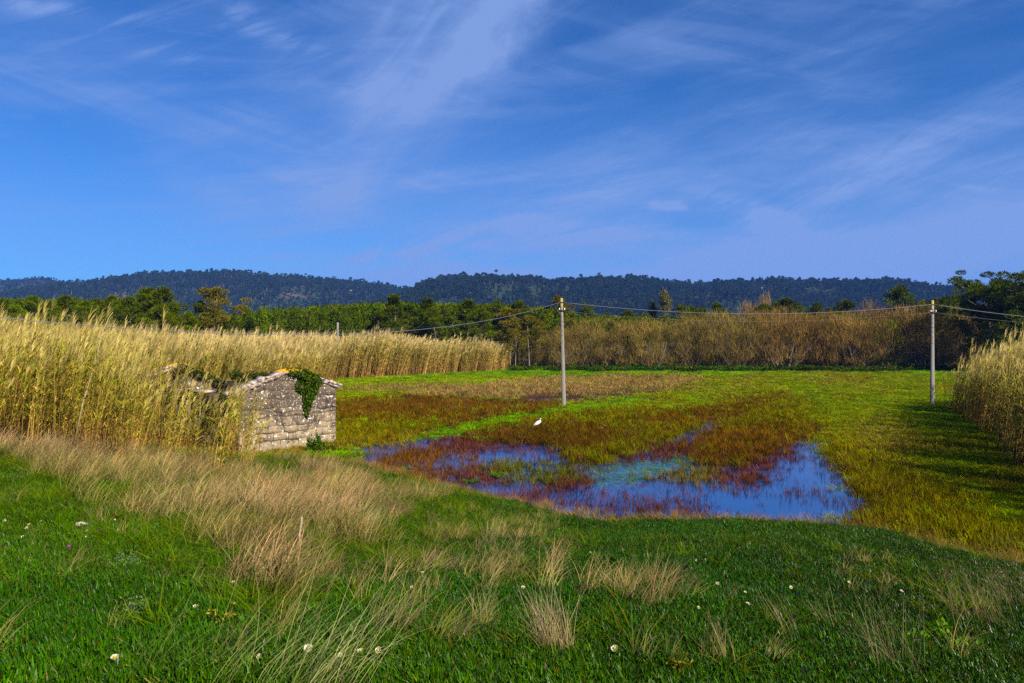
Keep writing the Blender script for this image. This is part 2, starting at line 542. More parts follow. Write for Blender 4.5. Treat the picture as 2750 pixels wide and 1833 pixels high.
# ------------------------------------------------------------------ materials
def plant_mat(name, inst=False, trans=0.25, gloss=0.0, rough=0.5, rand=0.35, sat=1.10):
    m = bpy.data.materials.new(name)
    m.use_nodes = True
    t = NT(m.node_tree)
    t.n.clear()
    a = t.new('ShaderNodeAttribute', attribute_name='bc')
    col = a.outputs['Color']
    if inst:
        ti = t.new('ShaderNodeAttribute', attribute_name='tint', attribute_type='INSTANCER')
        col = t.mix(1.0, col, ti.outputs['Color'], 'MULTIPLY')
    oi = t.new('ShaderNodeObjectInfo')
    v = t.ramp(oi.outputs['Random'], 0, 1, .78 * (1 - rand), .78 * (1 + rand), False)
    h = t.new('ShaderNodeHueSaturation')
    h.inputs['Saturation'].default_value = sat
    t.put(h.inputs['Value'], v)
    t.put(h.inputs['Color'], col)
    df = t.new('ShaderNodeBsdfDiffuse')
    t.put(df.inputs['Color'], h.outputs[0])
    out = df.outputs[0]
    if trans:
        tr = t.new('ShaderNodeBsdfTranslucent')
        t.put(tr.inputs['Color'], h.outputs[0])
        ms = t.new('ShaderNodeMixShader')
        ms.inputs[0].default_value = trans
        t.l.new(out, ms.inputs[1])
        t.l.new(tr.outputs[0], ms.inputs[2])
        out = ms.outputs[0]
    if gloss:
        gl = t.new('ShaderNodeBsdfGlossy')
        gl.inputs['Roughness'].default_value = rough
        ms = t.new('ShaderNodeMixShader')
        fr = t.new('ShaderNodeFresnel')
        fr.inputs[0].default_value = 1.4
        t.put(ms.inputs[0], t.m('MULTIPLY', fr.outputs[0], gloss))
        t.l.new(out, ms.inputs[1])
        t.l.new(gl.outputs[0], ms.inputs[2])
        out = ms.outputs[0]
    o = t.new('ShaderNodeOutputMaterial')
    t.l.new(out, o.inputs[0])
    return m


def surf_mat(name, fn, rough=0.85, spec=0.3, bump=0.0, bump_scale=40):
    """principled material whose base colour fn(t, position) builds"""
    m = bpy.data.materials.new(name)
    m.use_nodes = True
    t = NT(m.node_tree)
    t.n.clear()
    g = t.new('ShaderNodeNewGeometry')
    p = t.new('ShaderNodeBsdfPrincipled')
    p.inputs['Roughness'].default_value = rough
    p.inputs['Specular IOR Level'].default_value = spec
    pos = g.outputs['Position']
    t.put(p.inputs['Base Color'], fn(t, pos))
    if bump:
        b = t.new('ShaderNodeBump')
        b.inputs['Strength'].default_value = bump
        b.inputs['Distance'].default_value = 0.03
        t.put(b.inputs['Height'], t.noise(pos, bump_scale, 6, .65))
        t.l.new(b.outputs[0], p.inputs['Normal'])
    o = t.new('ShaderNodeOutputMaterial')
    t.l.new(p.outputs[0], o.inputs[0])
    return m


M_leaf_inst = plant_mat('leafage', inst=True, trans=.16)
M_ice = plant_mat('succulent_leaf', inst=True, trans=.14, gloss=.22, rough=.30, rand=.30)
M_tuft = plant_mat('dry_grass', inst=False, trans=.25, rand=.15)
M_tree = plant_mat('tree_foliage', inst=False, trans=.12, rand=.22)
M_twig = plant_mat('twigs', inst=False, trans=0, rand=.15)
M_bark = surf_mat('bark', lambda t, p: t.mix(t.noise(p, 3, 5), (.09, .065, .045), (.22, .17, .125)), bump=.5, bump_scale=12)
M_stick = surf_mat('weathered_wood', lambda t, p: t.mix(t.noise(p, 30, 5), (.20, .14, .09), (.40, .31, .23)), bump=.4, bump_scale=60)


def ground_fn(t, p):
    a = t.new('ShaderNodeAttribute', attribute_name='bc')
    n = t.noise(p, 2.5, 8, .7)
    c = t.mix(t.ramp(n, .35, .7), a.outputs['Color'], (.028, .022, .008))
    n2 = t.noise(p, 14, 6, .7)
    return t.mix(t.ramp(n2, .4, .75, 0, .6), c, a.outputs['Color'])


M_ground = surf_mat('ground_soil', ground_fn, rough=.95, spec=.1, bump=.7, bump_scale=9)

# ------------------------------------------------------------------ ground sheet


def axis(segments):
    out = [segments[0][0]]
    for a, b, s in segments:
        n = max(1, int(round((b - a) / s)))
        out += list(np.linspace(a, b, n + 1)[1:])
    return np.array(out)


xs = axis([(-3300, -700, 260), (-700, -160, 60), (-160, -60, 6), (-60, -20, 1.2), (-20, 20, .32), (20, 60, 1.0), (60, 160, 6), (160, 700, 60), (700, 3300, 260)])
ys = axis([(-400, -40, 40), (-40, 4, 4), (4, 22, .6), (22, 62, .32), (62, 110, .8), (110, 160, 2.0), (160, 700, 60), (700, 3300, 260)])
GX, GY = np.meshgrid(xs, ys)
gx, gy = GX.ravel(), GY.ravel()
gcol, ght, gwet, gdens, gflt = zones(gx, gy)
gz = land(gx, gy)
near_field = (gy > 20) & (gy < 75) & (np.abs(gx) < 60) & (bank_dist(gx, gy) < 0.4)
gz = np.where(gwet & near_field, -.20 + .04 * vnoise(gx * 2, gy * 2, 77), gz)
on_bank = bank_dist(gx, gy) > 0.15
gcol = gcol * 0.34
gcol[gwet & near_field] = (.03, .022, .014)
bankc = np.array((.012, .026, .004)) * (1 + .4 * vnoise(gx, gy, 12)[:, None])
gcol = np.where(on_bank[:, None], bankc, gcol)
far = (gy > 150) | (np.abs(gx) > 140)
gcol = np.where(far[:, None], np.array((.035, .045, .012)), gcol)
nx, ny = len(xs), len(ys)
idx = np.arange(nx * ny).reshape(ny, nx)
quads = np.stack([idx[:-1, :-1], idx[:-1, 1:], idx[1:, 1:], idx[1:, :-1]], -1).reshape(-1, 4)
mb = MB().add(np.stack([gx, gy, gz], 1), quads=quads, col=gcol)
ground = obj('ground', mb.mesh('ground', M_ground, True))
tag(ground, 'wet meadow and low grassy bank', kind='structure')

# ------------------------------------------------------------------ water
m = bpy.data.materials.new('flood_water')
m.use_nodes = True
t = NT(m.node_tree)
t.n.clear()
p = t.new('ShaderNodeBsdfPrincipled')
p.inputs['Base Color'].default_value = (.002, .045, .19, 1)  # blue put into the base colour to boost the weak sky reflection
p.inputs['Roughness'].default_value = .06
p.inputs['IOR'].default_value = 1.33
p.inputs['Specular IOR Level'].default_value = 1.0
g = t.new('ShaderNodeNewGeometry')
mp = t.new('ShaderNodeMapping')
mp.inputs['Scale'].default_value = (1.0, 2.2, 1)
t.l.new(g.outputs['Position'], mp.inputs[0])
b = t.new('ShaderNodeBump')
b.inputs['Strength'].default_value = .22
b.inputs['Distance'].default_value = .02
t.put(b.inputs['Height'], t.m('ADD', t.noise(mp.outputs[0], 3.5, 4, .55), t.m('MULTIPLY', t.noise(mp.outputs[0], 12, 2, .5), .25)))
t.l.new(b.outputs[0], p.inputs['Normal'])
o = t.new('ShaderNodeOutputMaterial')
t.l.new(p.outputs[0], o.inputs[0])
wx, wy = np.meshgrid(np.linspace(-13, 17, 31), np.linspace(23.6, 58, 35))
wi = np.arange(31 * 35).reshape(35, 31)
keep = bank_dist(wx.ravel(), wy.ravel()) < 1.2
wq = np.stack([wi[:-1, :-1], wi[:-1, 1:], wi[1:, 1:], wi[1:, :-1]], -1).reshape(-1, 4)
wq = wq[keep[wq].all(1)]
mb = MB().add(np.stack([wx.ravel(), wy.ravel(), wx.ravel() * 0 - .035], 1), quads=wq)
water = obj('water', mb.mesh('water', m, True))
tag(water, 'shallow blue flood water in the meadow', kind='structure')

# ------------------------------------------------------------------ scatter (only for what nobody could count)


def scatter(name, pts, rot, scl, tint, which, protos, label, cat=None):
    col = bpy.data.collections.new(name + '_kinds')
    for i, me in enumerate(protos):
        po = bpy.data.objects.new('%s_kind_%02d' % (name, i), me)
        col.objects.link(po)
    me = bpy.data.meshes.new(name + '_points')
    me.vertices.add(len(pts))
    me.vertices.foreach_set('co', np.asarray(pts, np.float32).ravel())
    a = me.attributes.new('rot', 'FLOAT_VECTOR', 'POINT')
    a.data.foreach_set('vector', np.asarray(rot, np.float32).ravel())
    s3 = np.asarray(scl, np.float32)
    if s3.ndim == 1:
        s3 = np.repeat(s3[:, None], 3, 1)
    a = me.attributes.new('scl', 'FLOAT_VECTOR', 'POINT')
    a.data.foreach_set('vector', np.ascontiguousarray(s3).ravel())
    a = me.attributes.new('tint', 'FLOAT_VECTOR', 'POINT')
    a.data.foreach_set('vector', np.ascontiguousarray(tint, np.float32).ravel())
    a = me.attributes.new('which', 'INT', 'POINT')
    a.data.foreach_set('value', np.asarray(which, np.int32))
    ob = obj(name, me)
    ng = bpy.data.node_groups.new(name + '_scatter', 'GeometryNodeTree')
    ng.interface.new_socket(name='Geometry', in_out='INPUT', socket_type='NodeSocketGeometry')
    ng.interface.new_socket(name='Geometry', in_out='OUTPUT', socket_type='NodeSocketGeometry')
    gi = ng.nodes.new('NodeGroupInput')
    go = ng.nodes.new('NodeGroupOutput')
    ci = ng.nodes.new('GeometryNodeCollectionInfo')
    ci.inputs['Collection'].default_value = col
    ci.inputs['Separate Children'].default_value = True
    ci.inputs['Reset Children'].default_value = True
    ip = ng.nodes.new('GeometryNodeInstanceOnPoints')
    ip.inputs['Pick Instance'].default_value = True

    def attr(nm, dt):
        nd = ng.nodes.new('GeometryNodeInputNamedAttribute')
        nd.data_type = dt
        nd.inputs['Name'].default_value = nm
        return nd.outputs['Attribute']
    ng.links.new(gi.outputs[0], ip.inputs['Points'])
    ng.links.new(ci.outputs[0], ip.inputs['Instance'])
    ng.links.new(attr('which', 'INT'), ip.inputs['Instance Index'])
    e2r = ng.nodes.new('FunctionNodeEulerToRotation')
    ng.links.new(attr('rot', 'FLOAT_VECTOR'), e2r.inputs[0])
    ng.links.new(e2r.outputs[0], ip.inputs['Rotation'])
    ng.links.new(attr('scl', 'FLOAT_VECTOR'), ip.inputs['Scale'])
    ng.links.new(ip.outputs[0], go.inputs[0])
    md = ob.modifiers.new('scatter', 'NODES')
    md.node_group = ng
    tag(ob, label, cat, kind='stuff')
    return ob


# --- plant prototypes
def ice_clump(seed, n=44, rad=.20):
    r = np.random.default_rng(seed)
    mb = MB()
    a = r.uniform(0, 2 * np.pi, n)
    d = rad * np.sqrt(r.uniform(0, 1, n))
    base = np.stack([np.cos(a) * d, np.sin(a) * d, r.uniform(-.03, .02, n)], 1)
    L = r.uniform(.055, .10, n)
    c0 = np.array((.060, .135, .004)) * r.uniform(.6, 1.5, (n, 1))
    c1 = np.array((.036, .112, .002)) * r.uniform(.5, 1.5, (n, 1))
    red = r.random(n) < .03
    c1[red] = (.18, .035, .02)
    dead = r.random(n) < .03
    c1[dead] = (.24, .16, .08)
    yel = r.random(n) < .05
    c1[yel] = (.14, .17, .02)
    for f in (0, 2.1):
        az = r.uniform(0, 2 * np.pi, n) if f == 0 else az
        ln = r.uniform(.05, .75, n) if f == 0 else ln
        cv = r.uniform(-.1, .6, n) if f == 0 else cv
        blades(mb, base, az, ln, L, cv, .0135, 3, c0, c1, face=az + np.pi / 2 + f, tip=.25)
    return mb.mesh('ice_plant_clump', M_ice)


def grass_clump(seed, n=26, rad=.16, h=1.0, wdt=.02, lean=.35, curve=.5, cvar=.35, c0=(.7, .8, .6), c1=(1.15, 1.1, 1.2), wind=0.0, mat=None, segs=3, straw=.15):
    """unit-height clump, colours are multiplied by the point's tint"""
    r = np.random.default_rng(seed)
    mb = MB()
    a = r.uniform(0, 2 * np.pi, n)
    d = rad * np.sqrt(r.uniform(0, 1, n))
    base = np.stack([np.cos(a) * d, np.sin(a) * d, np.zeros(n) - .02], 1)
    az = r.uniform(0, 2 * np.pi, n)
    if wind:
        az = np.where(r.random(n) < wind, r.normal(0.15, .5, n), az)
    k = r.uniform(1 - cvar, 1 + cvar, (n, 1))
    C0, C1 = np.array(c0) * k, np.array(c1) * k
    st = r.random(n) < straw
    C1[st] = C1[st] * np.array((1.7, 1.2, 1.3))
    blades(mb, base, az, np.abs(r.normal(0, lean, n)), h * r.uniform(.55, 1.1, n), r.normal(curve, curve * .5 + .01, n), wdt * r.uniform(.6, 1.3, n), segs, C0, C1, face=r.uniform(-.9, .9, n))
    return mb.mesh('grass_clump', mat or M_leaf_inst)


def reed_clump(seed, n=5, rad=.35, near=True, plume=True):
    """cane stalks 1 unit (=5 m) tall with strap leaves"""
    r = np.random.default_rng(seed)
    mb = MB()
    for i in range(n):
        a, d = r.uniform(0, 6.28), rad * math.sqrt(r.random())
        H = r.uniform(.74, 1.06) * 5
        az = r.normal(.1, .8)
        ln = abs(r.normal(.05, .05))
        cv = r.uniform(.02, .22)
        k = 7
        t = np.linspace(0, 1, k)
        ang = ln + cv * t ** 2
        st = H / (k - 1)
        hx = np.concatenate([[0], np.cumsum(np.sin(ang[1:]) * st)])
        hz = np.concatenate([[0], np.cumsum(np.cos(ang[1:]) * st)])
        P = np.stack([math.cos(a) * d + hx * math.cos(az), math.sin(a) * d + hx * math.sin(az), hz - .1], 1)
        tone = r.uniform(.5, 1.5)
        cs = np.array((.36, .215, .085)) * tone
        ce = np.array((.40, .33, .13)) * tone
        cols = cs[None] * (1 - t[:, None]) + ce[None] * t[:, None]
        tube(mb, P, (.013 * (1 - .75 * t) + .002) * r.uniform(.8, 1.3), n=3, col=cols, cap=False)
        m = 22 if near else 16
        tt = np.clip(r.beta(2.2, 1.5, m) * .92 + .06, .06, .98)
        base = np.stack([np.interp(tt, t, P[:, j]) for j in range(3)], 1)
        laz = r.uniform(0, 2 * np.pi, m)
        laz = np.where(r.random(m) < .55, r.normal(.1, .6, m), laz)
        green = (r.random(m) < np.clip(.05 + .50 * tt, 0, 1))[:, None]
        c = np.where(green, np.array((.25, .35, .010)), np.array((.50, .36, .13))) * r.uniform(.45, 1.5, (m, 1))
        blades(mb, base, laz, r.uniform(.15, .7, m), r.uniform(.28, .62, m) * (1.15 - .35 * tt), r.uniform(.3, 1.7, m), .034, 3, c, c * np.array((1.15, 1.05, 1.0)), face=laz + np.pi / 2 + r.normal(0, .5, m))
        if r.random() < .8:   # thin top sprig leaning with the wind
            q = 9
            base = np.repeat(P[-1:], q, 0) - np.stack([np.zeros(q), np.zeros(q), r.uniform(0, .35, q)], 1)
            c = np.array((.52, .43, .21)) * r.uniform(.6, 1.25, (q, 1))
            blades(mb, base, r.normal(.1, .5, q), r.uniform(.05, .4, q), r.uniform(.25, .55, q), r.uniform(.1, .6, q), .018, 2, c, c, face=r.uniform(-.6, .6, q))
    return mb.mesh('reed_clump', M_leaf_inst)


def pts_in(rng, n, poly):
    P = np.array(poly, float)
    lo, hi = P.min(0), P.max(0)
    out = rng.uniform(lo, hi, (n, 2))
    m = inside(poly, out[:, 0], out[:, 1])
    return out[m]


def zrot(rng, n, tilt=.12):
    return np.stack([rng.normal(0, tilt, n), rng.normal(0, tilt, n), rng.uniform(0, 2 * np.pi, n)], 1)


# --- bank: ice plant carpet
DRY1 = [(-300, 1150), (0, 1180), (120, 1195), (300, 1230), (620, 1270), (700, 1245), (900, 1258), (960, 1292), (1080, 1325), (1270, 1362), (1250, 1388),
        (1120, 1365), (1060, 1400), (1010, 1450), (890, 1490), (870, 1560), (750, 1610), (690, 1510), (540, 1455), (400, 1400), (330, 1350),
        (220, 1345), (130, 1300), (0, 1225), (-300, 1205)]
DRY2 = [(400, 1480), (1000, 1430), (1300, 1395), (1500, 1400), (1820, 1520), (1760, 1720), (1500, 1900), (300, 1900), (420, 1700), (700, 1620)]
N = 100000
r = np.random.default_rng(3)
yy = np.sqrt(r.uniform(0, 1, N) ** 1.25 * (36 ** 2 - 5.2 ** 2) + 5.2 ** 2)
xx = yy * r.uniform(-.80, .80, N)
bd = bank_dist(xx, yy)
zz = land(xx, yy)
px, py = to_photo(xx + .5 * vnoise(xx * .8, yy * .8, 61), yy + .6 * vnoise(xx * .8, yy * .8, 62), zz)
ok = (bd > .35) & ~((xx > 12.0) & (yy > 19))
dry = inside(DRY1, px, py)
thin = (yy / 36) ** 1.0 * .25
ok &= ~(dry & (r.random(N) < .72)) & (r.random(N) > thin)
grassy = (px < 120) & (py < 1300)
ok &= ~(grassy & (r.random(N) < .7))
x1, y1, z1 = xx[ok], yy[ok], zz[ok]
n = len(x1)
tint = np.ones((n, 3)) * (1 + .34 * fbm(x1 * .45, y1 * .45, 4, 71))[:, None] * r.uniform(.7, 1.3, (n, 1))
tint *= np.array((1, 1, 1)) + np.clip(fbm(x1 * .2, y1 * .2, 3, 81), -.5, 1)[:, None] * np.array((.55, .10, .1))
scatter('ice_plant_carpet', np.stack([x1, y1, z1 + .0], 1), zrot(r, n, .1), r.uniform(.55, .95, n) * (1 + y1 * .024), tint,
        r.integers(0, 6, n), [ice_clump(i) for i in range(6)], 'dense carpet of green fleshy ice plant leaves on the bank', 'ground cover')

# --- fine green grass between the ice plant, mostly up the bank beside the dry grass
GREENG = [grass_clump(i + 50, n=24, rad=.14, h=1.0, wdt=.017, lean=.3, curve=.7, wind=.5) for i in range(5)]
N = 26000
yy = np.sqrt(r.uniform(6 ** 2, 36 ** 2, N))
xx = yy * r.uniform(-.80, .80, N)
bd = bank_dist(xx, yy)
zz = land(xx, yy)
px, py = to_photo(xx, yy, zz)
dry = inside(DRY1, px, py)
near_dry = inside([(-400, 1120), (700, 1200), (1300, 1320), (1450, 1400), (1100, 1560), (700, 1700), (400, 1520), (-400, 1330)], px, py)
pr = np.where(dry, .75, np.where(near_dry, .40, .04))
ok = (bd > .2) & (r.random(N) < pr)
x1, y1, z1 = xx[ok], yy[ok], zz[ok]
n = len(x1)
k = np.clip(.45 + .8 * fbm(x1 * .5, y1 * .5, 3, 91), 0, 1)[:, None]
tint = np.array((.055, .13, .010)) * (1 - k) + np.array((.13, .15, .02)) * k
sc = r.uniform(.18, .42, n)
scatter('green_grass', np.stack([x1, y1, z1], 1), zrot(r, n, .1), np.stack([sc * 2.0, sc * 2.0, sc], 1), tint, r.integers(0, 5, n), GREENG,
        'fine green grass growing through the bank', 'grass')

# --- tall dry grass sweeping down the bank
DRYP = [grass_clump(i + 80, n=24, rad=.20, h=1.0, wdt=.0105, lean=.42, curve=.80, wind=.72, cvar=.6, c0=(.5, .62, .3), c1=(1.1, 1.05, 1.0), segs=4, straw=.3) for i in range(7)]
N = 36000
yy = np.sqrt(r.uniform(5.5 ** 2, 38 ** 2, N))
xx = yy * r.uniform(-.85, .80, N)
bd = bank_dist(xx, yy)
zz = land(xx, yy)
px, py = to_photo(xx + .5 * vnoise(xx, yy, 63), yy + .8 * vnoise(xx, yy, 64), zz)
d1 = inside(DRY1, px, py)
d2 = inside(DRY2, px, py)
cl = fbm(xx * .75, yy * .75, 4, 95) * 1.35
pr = np.where(d1, np.clip(.30 + 1.3 * cl, .03, .85) * np.clip(yy / 14, .5, 1.0) * np.clip((1280 - px) / 380, .25, 1), np.where(d2, np.clip((cl + .02) * .42, .02, .28), np.clip((cl - .05) * .12, 0.006, .07)))
ok = (bd > .1) & (r.random(N) < pr) & ~((px > 1500) & (py < 1520))
x1, y1, z1, d1, px1 = xx[ok], yy[ok], zz[ok], d1[ok], px[ok]
n = len(x1)
k = np.clip(.5 + .9 * fbm(x1 * .4, y1 * .4, 3, 99), 0, 1)[:, None]
tint = (np.array((.43, .315, .20)) * (1 - k) + np.array((.27, .25, .09)) * k) * r.uniform(.6, 1.35, (n, 1))
sc = np.where(d1, r.uniform(.45, .98, n), r.uniform(.28, .62, n)) * np.clip(.55 + bank_dist(x1, y1) * .10, .55, 1)
rt = np.stack([r.normal(0, .08, n), r.normal(0, .08, n), r.normal(0, .5, n)], 1)
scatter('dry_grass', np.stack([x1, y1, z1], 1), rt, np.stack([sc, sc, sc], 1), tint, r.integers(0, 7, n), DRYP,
        'tall straw coloured dry grass sweeping down the bank', 'grass')

# --- fringe of short dry and olive grass where the bank meets the flooded field
N = 30000
yy = r.uniform(15, 40, N)
xx = r.uniform(-10, 20, N)
bd = bank_dist(xx, yy) + .25 * vnoise(xx * 1.3, yy * 1.3, 66)
zz = land(xx, yy)
wdth = np.where(xx > 10.5, 2.2, np.where(xx > 7, .8, np.where(xx > 1, .45, .9)))
ok = (bd > -.45) & (bd < wdth) & (r.random(N) < .75)
x1, y1, z1 = xx[ok], yy[ok], zz[ok]
n = len(x1)
k = r.random((n, 1)) * .6 + np.clip(fbm(x1 * .8, y1 * .8, 2, 101), -.4, .4)[:, None]
k = np.clip(k + (x1 > 8)[:, None] * .35 + (x1 < 1)[:, None] * .2, 0, 1)
tint = np.array((.36, .235, .125)) * (1 - k) + np.array((.17, .175, .025)) * k
sc = r.uniform(.22, .45, n)
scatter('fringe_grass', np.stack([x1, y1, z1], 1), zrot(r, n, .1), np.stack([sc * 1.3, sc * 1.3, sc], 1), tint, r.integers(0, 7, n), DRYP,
        'short tan and olive grass fringing the flood water', 'grass')

# --- marsh plants of the field: thin rusty stems, olive rushes and low grass
STEM = [grass_clump(i + 120, n=16, rad=.16, h=1.0, wdt=.022, lean=.14, curve=.12, cvar=.45, straw=.12, segs=2, c0=(.7, .7, .8), c1=(1.15, 1.15, 1.1)) for i in range(6)]
WETS = [grass_clump(i + 160, n=7, rad=.26, h=1.0, wdt=.016, lean=.10, curve=.10, cvar=.5, straw=.1, segs=2, c0=(.7, .7, .8), c1=(1.15, 1.15, 1.1)) for i in range(4)]
LOW = [grass_clump(i + 140, n=40, rad=.26, h=1.0, wdt=.03, lean=.5, curve=.5, cvar=.4, segs=2) for i in range(5)]
MP, MR, MS, MT, MI = [], [], [], [], []
for (d0, d1_, dens, big) in [(20, 32, 34, 1.0), (32, 46, 24, 1.1), (46, 66, 11, 1.5), (66, 98, 4.5, 2.2), (98, 134, 2.2, 3.0)]:
    area = (d1_ ** 2 - d0 ** 2) * .5 * 1.50
    N = int(area * dens)
    yy = np.sqrt(r.uniform(d0 ** 2, d1_ ** 2, N))
    xx = yy * r.uniform(-.62, .88, N)
    bd = bank_dist(xx, yy)
    c, h, wet, dn, fl = zones(xx, yy, .45, r)
    c2 = zones(xx, yy, 2.6, r)[0]
    mx = (r.random((N, 1)) < .28) & (~wet[:, None])
    c = np.where(mx, c2, c)
    ok = (bd < .1) & (r.random(N) < dn) & ~((xx < -.30 * yy) & (yy > 52))
    xx, yy, c, h, wet, fl, dn = xx[ok], yy[ok], c[ok], h[ok], wet[ok], fl[ok], dn[ok]
    n = len(xx)
    zb = np.where(wet, -.10, land(xx, yy))
    green = (c[:, 1] > c[:, 0] * 1.15)
    low = green & (r.random(n) < .8) | fl
    which = np.where(low, 6 + r.integers(0, 5, n), r.integers(0, 6, n))
    which = np.where(wet & ~fl & (dn < .86) & (r.random(n) < .9) & (c[:, 1] < c[:, 0] * .75), 11 + r.integers(0, 4, n), which)
    h = h * r.uniform(.65, 1.25, n)
    spread = big * np.where(low, .8, 1.0) * r.uniform(.7, 1.2, n)
    MP.append(np.stack([xx, yy, zb], 1))
    MR.append(zrot(r, n, .06))
    MS.append(np.stack([spread, spread, h * np.where(big > 2, 1.1, 1)], 1))
    MT.append(c * r.uniform(.7, 1.35, (n, 1)))
    MI.append(which)
scatter('marsh_plants', np.concatenate(MP), np.concatenate(MR), np.concatenate(MS), np.concatenate(MT), np.concatenate(MI), STEM + LOW + WETS,
        'rusty stems and yellow green grass of the flooded meadow', 'marsh plants')

# ------------------------------------------------------------------ reed beds
REED = [reed_clump(i + 200, n=5) for i in range(7)] + [reed_clump(i + 230, n=4, rad=.3, near=False) for i in range(4)]
BED_NEAR = [(-36, 22), (-17.8, 25.6), (-12.9, 22.8), (-10.2, 22.0), (-8.2, 22.8), (-8.2, 25.5), (-9.7, 30), (-10.9, 33), (-12.4, 35.6), (-14.4, 37.2),
            (-21.6, 43.2), (-23.5, 46), (-21, 50.5), (-18.4, 53), (-19.5, 75), (-21.3, 96), (-11, 107), (-.8, 119), (-1, 126), (-20, 135), (-100, 120), (-100, 60), (-40, 30)]


def reeds(name, poly, N, height_fn, tint_fn, label, seed, dens_fn=None):
    r = np.random.default_rng(seed)
    P = pts_in(r, N, poly)
    x, y = P[:, 0], P[:, 1]
    e = dist_line(poly + poly[:1], x, y)
    keep = (np.abs(x / y) < .82) | (y < 34)
    if dens_fn is not None:
        keep &= r.random(len(x)) < dens_fn(x, y, e)
    x, y, e = x[keep], y[keep], e[keep]
    z = land(x, y)
    H = height_fn(x, y, z, e) * (1 - np.abs(r.normal(0, .09, len(x))) + .13 * (r.random(len(x)) < .12)) / 4.9
    n = len(x)
    w_ = np.clip(H, .7, 1.1) * (1 + np.clip((y - 50) / 80, 0, 1) * .7)
    S = np.stack([w_, w_, H], 1)
    rt = np.stack([r.normal(0, .05, n), r.normal(.09, .06, n), r.normal(0, .35, n)], 1)
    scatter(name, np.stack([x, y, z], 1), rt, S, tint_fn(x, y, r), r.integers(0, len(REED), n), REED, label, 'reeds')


def top_left(x, y, z, e):
    px = 1375 + FPX * x / y
    ty = np.interp(px, [-300, 0, 120, 250, 400, 600, 850, 960, 1030, 1090, 1150, 1375], [850, 862, 862, 880, 896, 905, 900, 893, 888, 903, 910, 912])
    top = EYE - (ty - HORIZON) * y / FPX
    top = np.where(y < 48, EYE - (ty - HORIZON) * 34 / FPX, top)
    front = (y < 38) & (px > 250) & (x > -22)
    k = np.clip((px - 230) / 170, 0, 1)
    ftop = 6.1 * (1 - k) + 4.05 * k
    h = np.where(front, ftop, top) - z
    h = h * (1 + .07 * fbm(x * .6, y * .25, 3, 111)) * np.clip(.80 + e * .25, .8, 1)
    return np.clip(h, 2.2, 5.9)


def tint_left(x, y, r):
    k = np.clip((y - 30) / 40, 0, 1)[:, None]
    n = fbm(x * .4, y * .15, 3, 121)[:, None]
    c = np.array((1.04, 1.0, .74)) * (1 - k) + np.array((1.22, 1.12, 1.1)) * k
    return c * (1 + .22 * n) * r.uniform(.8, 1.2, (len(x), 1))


def dens_left(x, y, e):
    px = 1375 + FPX * x / y
    d = np.clip(2.2 - y / 55, .42, 1)
    d = np.where(e < 3, 1, d)
    return np.where((px > 330) & (y < 38), .25, np.where(y < 30, d * .75, d))


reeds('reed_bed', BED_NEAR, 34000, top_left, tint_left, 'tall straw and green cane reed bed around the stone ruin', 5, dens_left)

BED_RIGHT = [(32.2, 59), (27.5, 47), (23.4, 38), (20.7, 32.6), (19.2, 28.5), (18.8, 24), (19.0, 16), (30, 12), (60, 40), (60, 62), (38, 62)]


def top_right(x, y, z, e):
    px = 1375 + FPX * x / y
    h = 4.0 + 1.7 * np.clip((px - 2560) / 170, 0, 1)
    h = np.where(px > 2760, 5.5, h)
    return h * (1 + .08 * fbm(x * .8, y * .8, 3, 131)) * np.clip(.82 + e * .2, .82, 1)


def tint_right(x, y, r):
    return np.array((1.05, 1.0, .85)) * r.uniform(.75, 1.2, (len(x), 1))


reeds('reed_stand', BED_RIGHT, 5200, top_right, tint_right, 'tall cane reeds leaning along the shaded meadow edge by the second pole', 6, lambda x, y, e: np.where(e < 5, 1, .45))

# ------------------------------------------------------------------ ruin
def lichen(t, p):
    se = t.new('ShaderNodeSeparateXYZ')
    t.put(se.inputs[0], p)
    oi = t.new('ShaderNodeObjectInfo')
    base = t.mix(t.noise(p, 2.3, 6, .65), (.050, .034, .025), (.135, .098, .066))
    low = t.m('ADD', t.ramp(se.outputs[2], .1, 2.6, 1, 0), t.m('MULTIPLY', t.m('SUBTRACT', t.noise(p, 1.7, 6, .65), .5), 5.0))
    beige = t.mix(t.noise(p, 9, 5, .7), (.19, .14, .085), (.31, .24, .15))
    c = t.mix(t.ramp(low, .35, .9, 0, .85), base, beige)
    one = t.ramp(oi.outputs['Random'], .80, .96, 0, .3)
    c = t.mix(one, c, beige)
    c = t.mix(t.ramp(t.noise(p, 22, 5, .75), .52, .72, 0, .75), c, (.05, .038, .034))
    v = t.new('ShaderNodeTexVoronoi', feature='DISTANCE_TO_EDGE')
    c = t.mix(t.ramp(t.m('ADD', t.noise(p, 1.5, 8, .74), t.ramp(se.outputs[2], .1, 2.6, .05, -.05)), .51, .57, 0, .85), c, t.mix(t.noise(p, 11, 5, .7), (.20, .145, .08), (.34, .26, .16)))
    c = t.mix(t.ramp(t.noise(p, 4.2, 7, .7), .55, .62, 0, .85), c, (.030, .022, .020))
    spots = t.noise(p, 6.5, 3, .5)
    c = t.mix(t.ramp(spots, .645, .665), c, (.62, .60, .56))
    sp2 = t.noise(p, 15, 2, .4)
    c = t.mix(t.ramp(sp2, .68, .70), c, (.62, .60, .55))
    c = t.mix(t.ramp(t.noise(t.m('ADD', p, 0.0) if False else p, 3.7, 3, .5, 1.0), .69, .72, 0, .85), c, (.55, .33, .035))
    return c


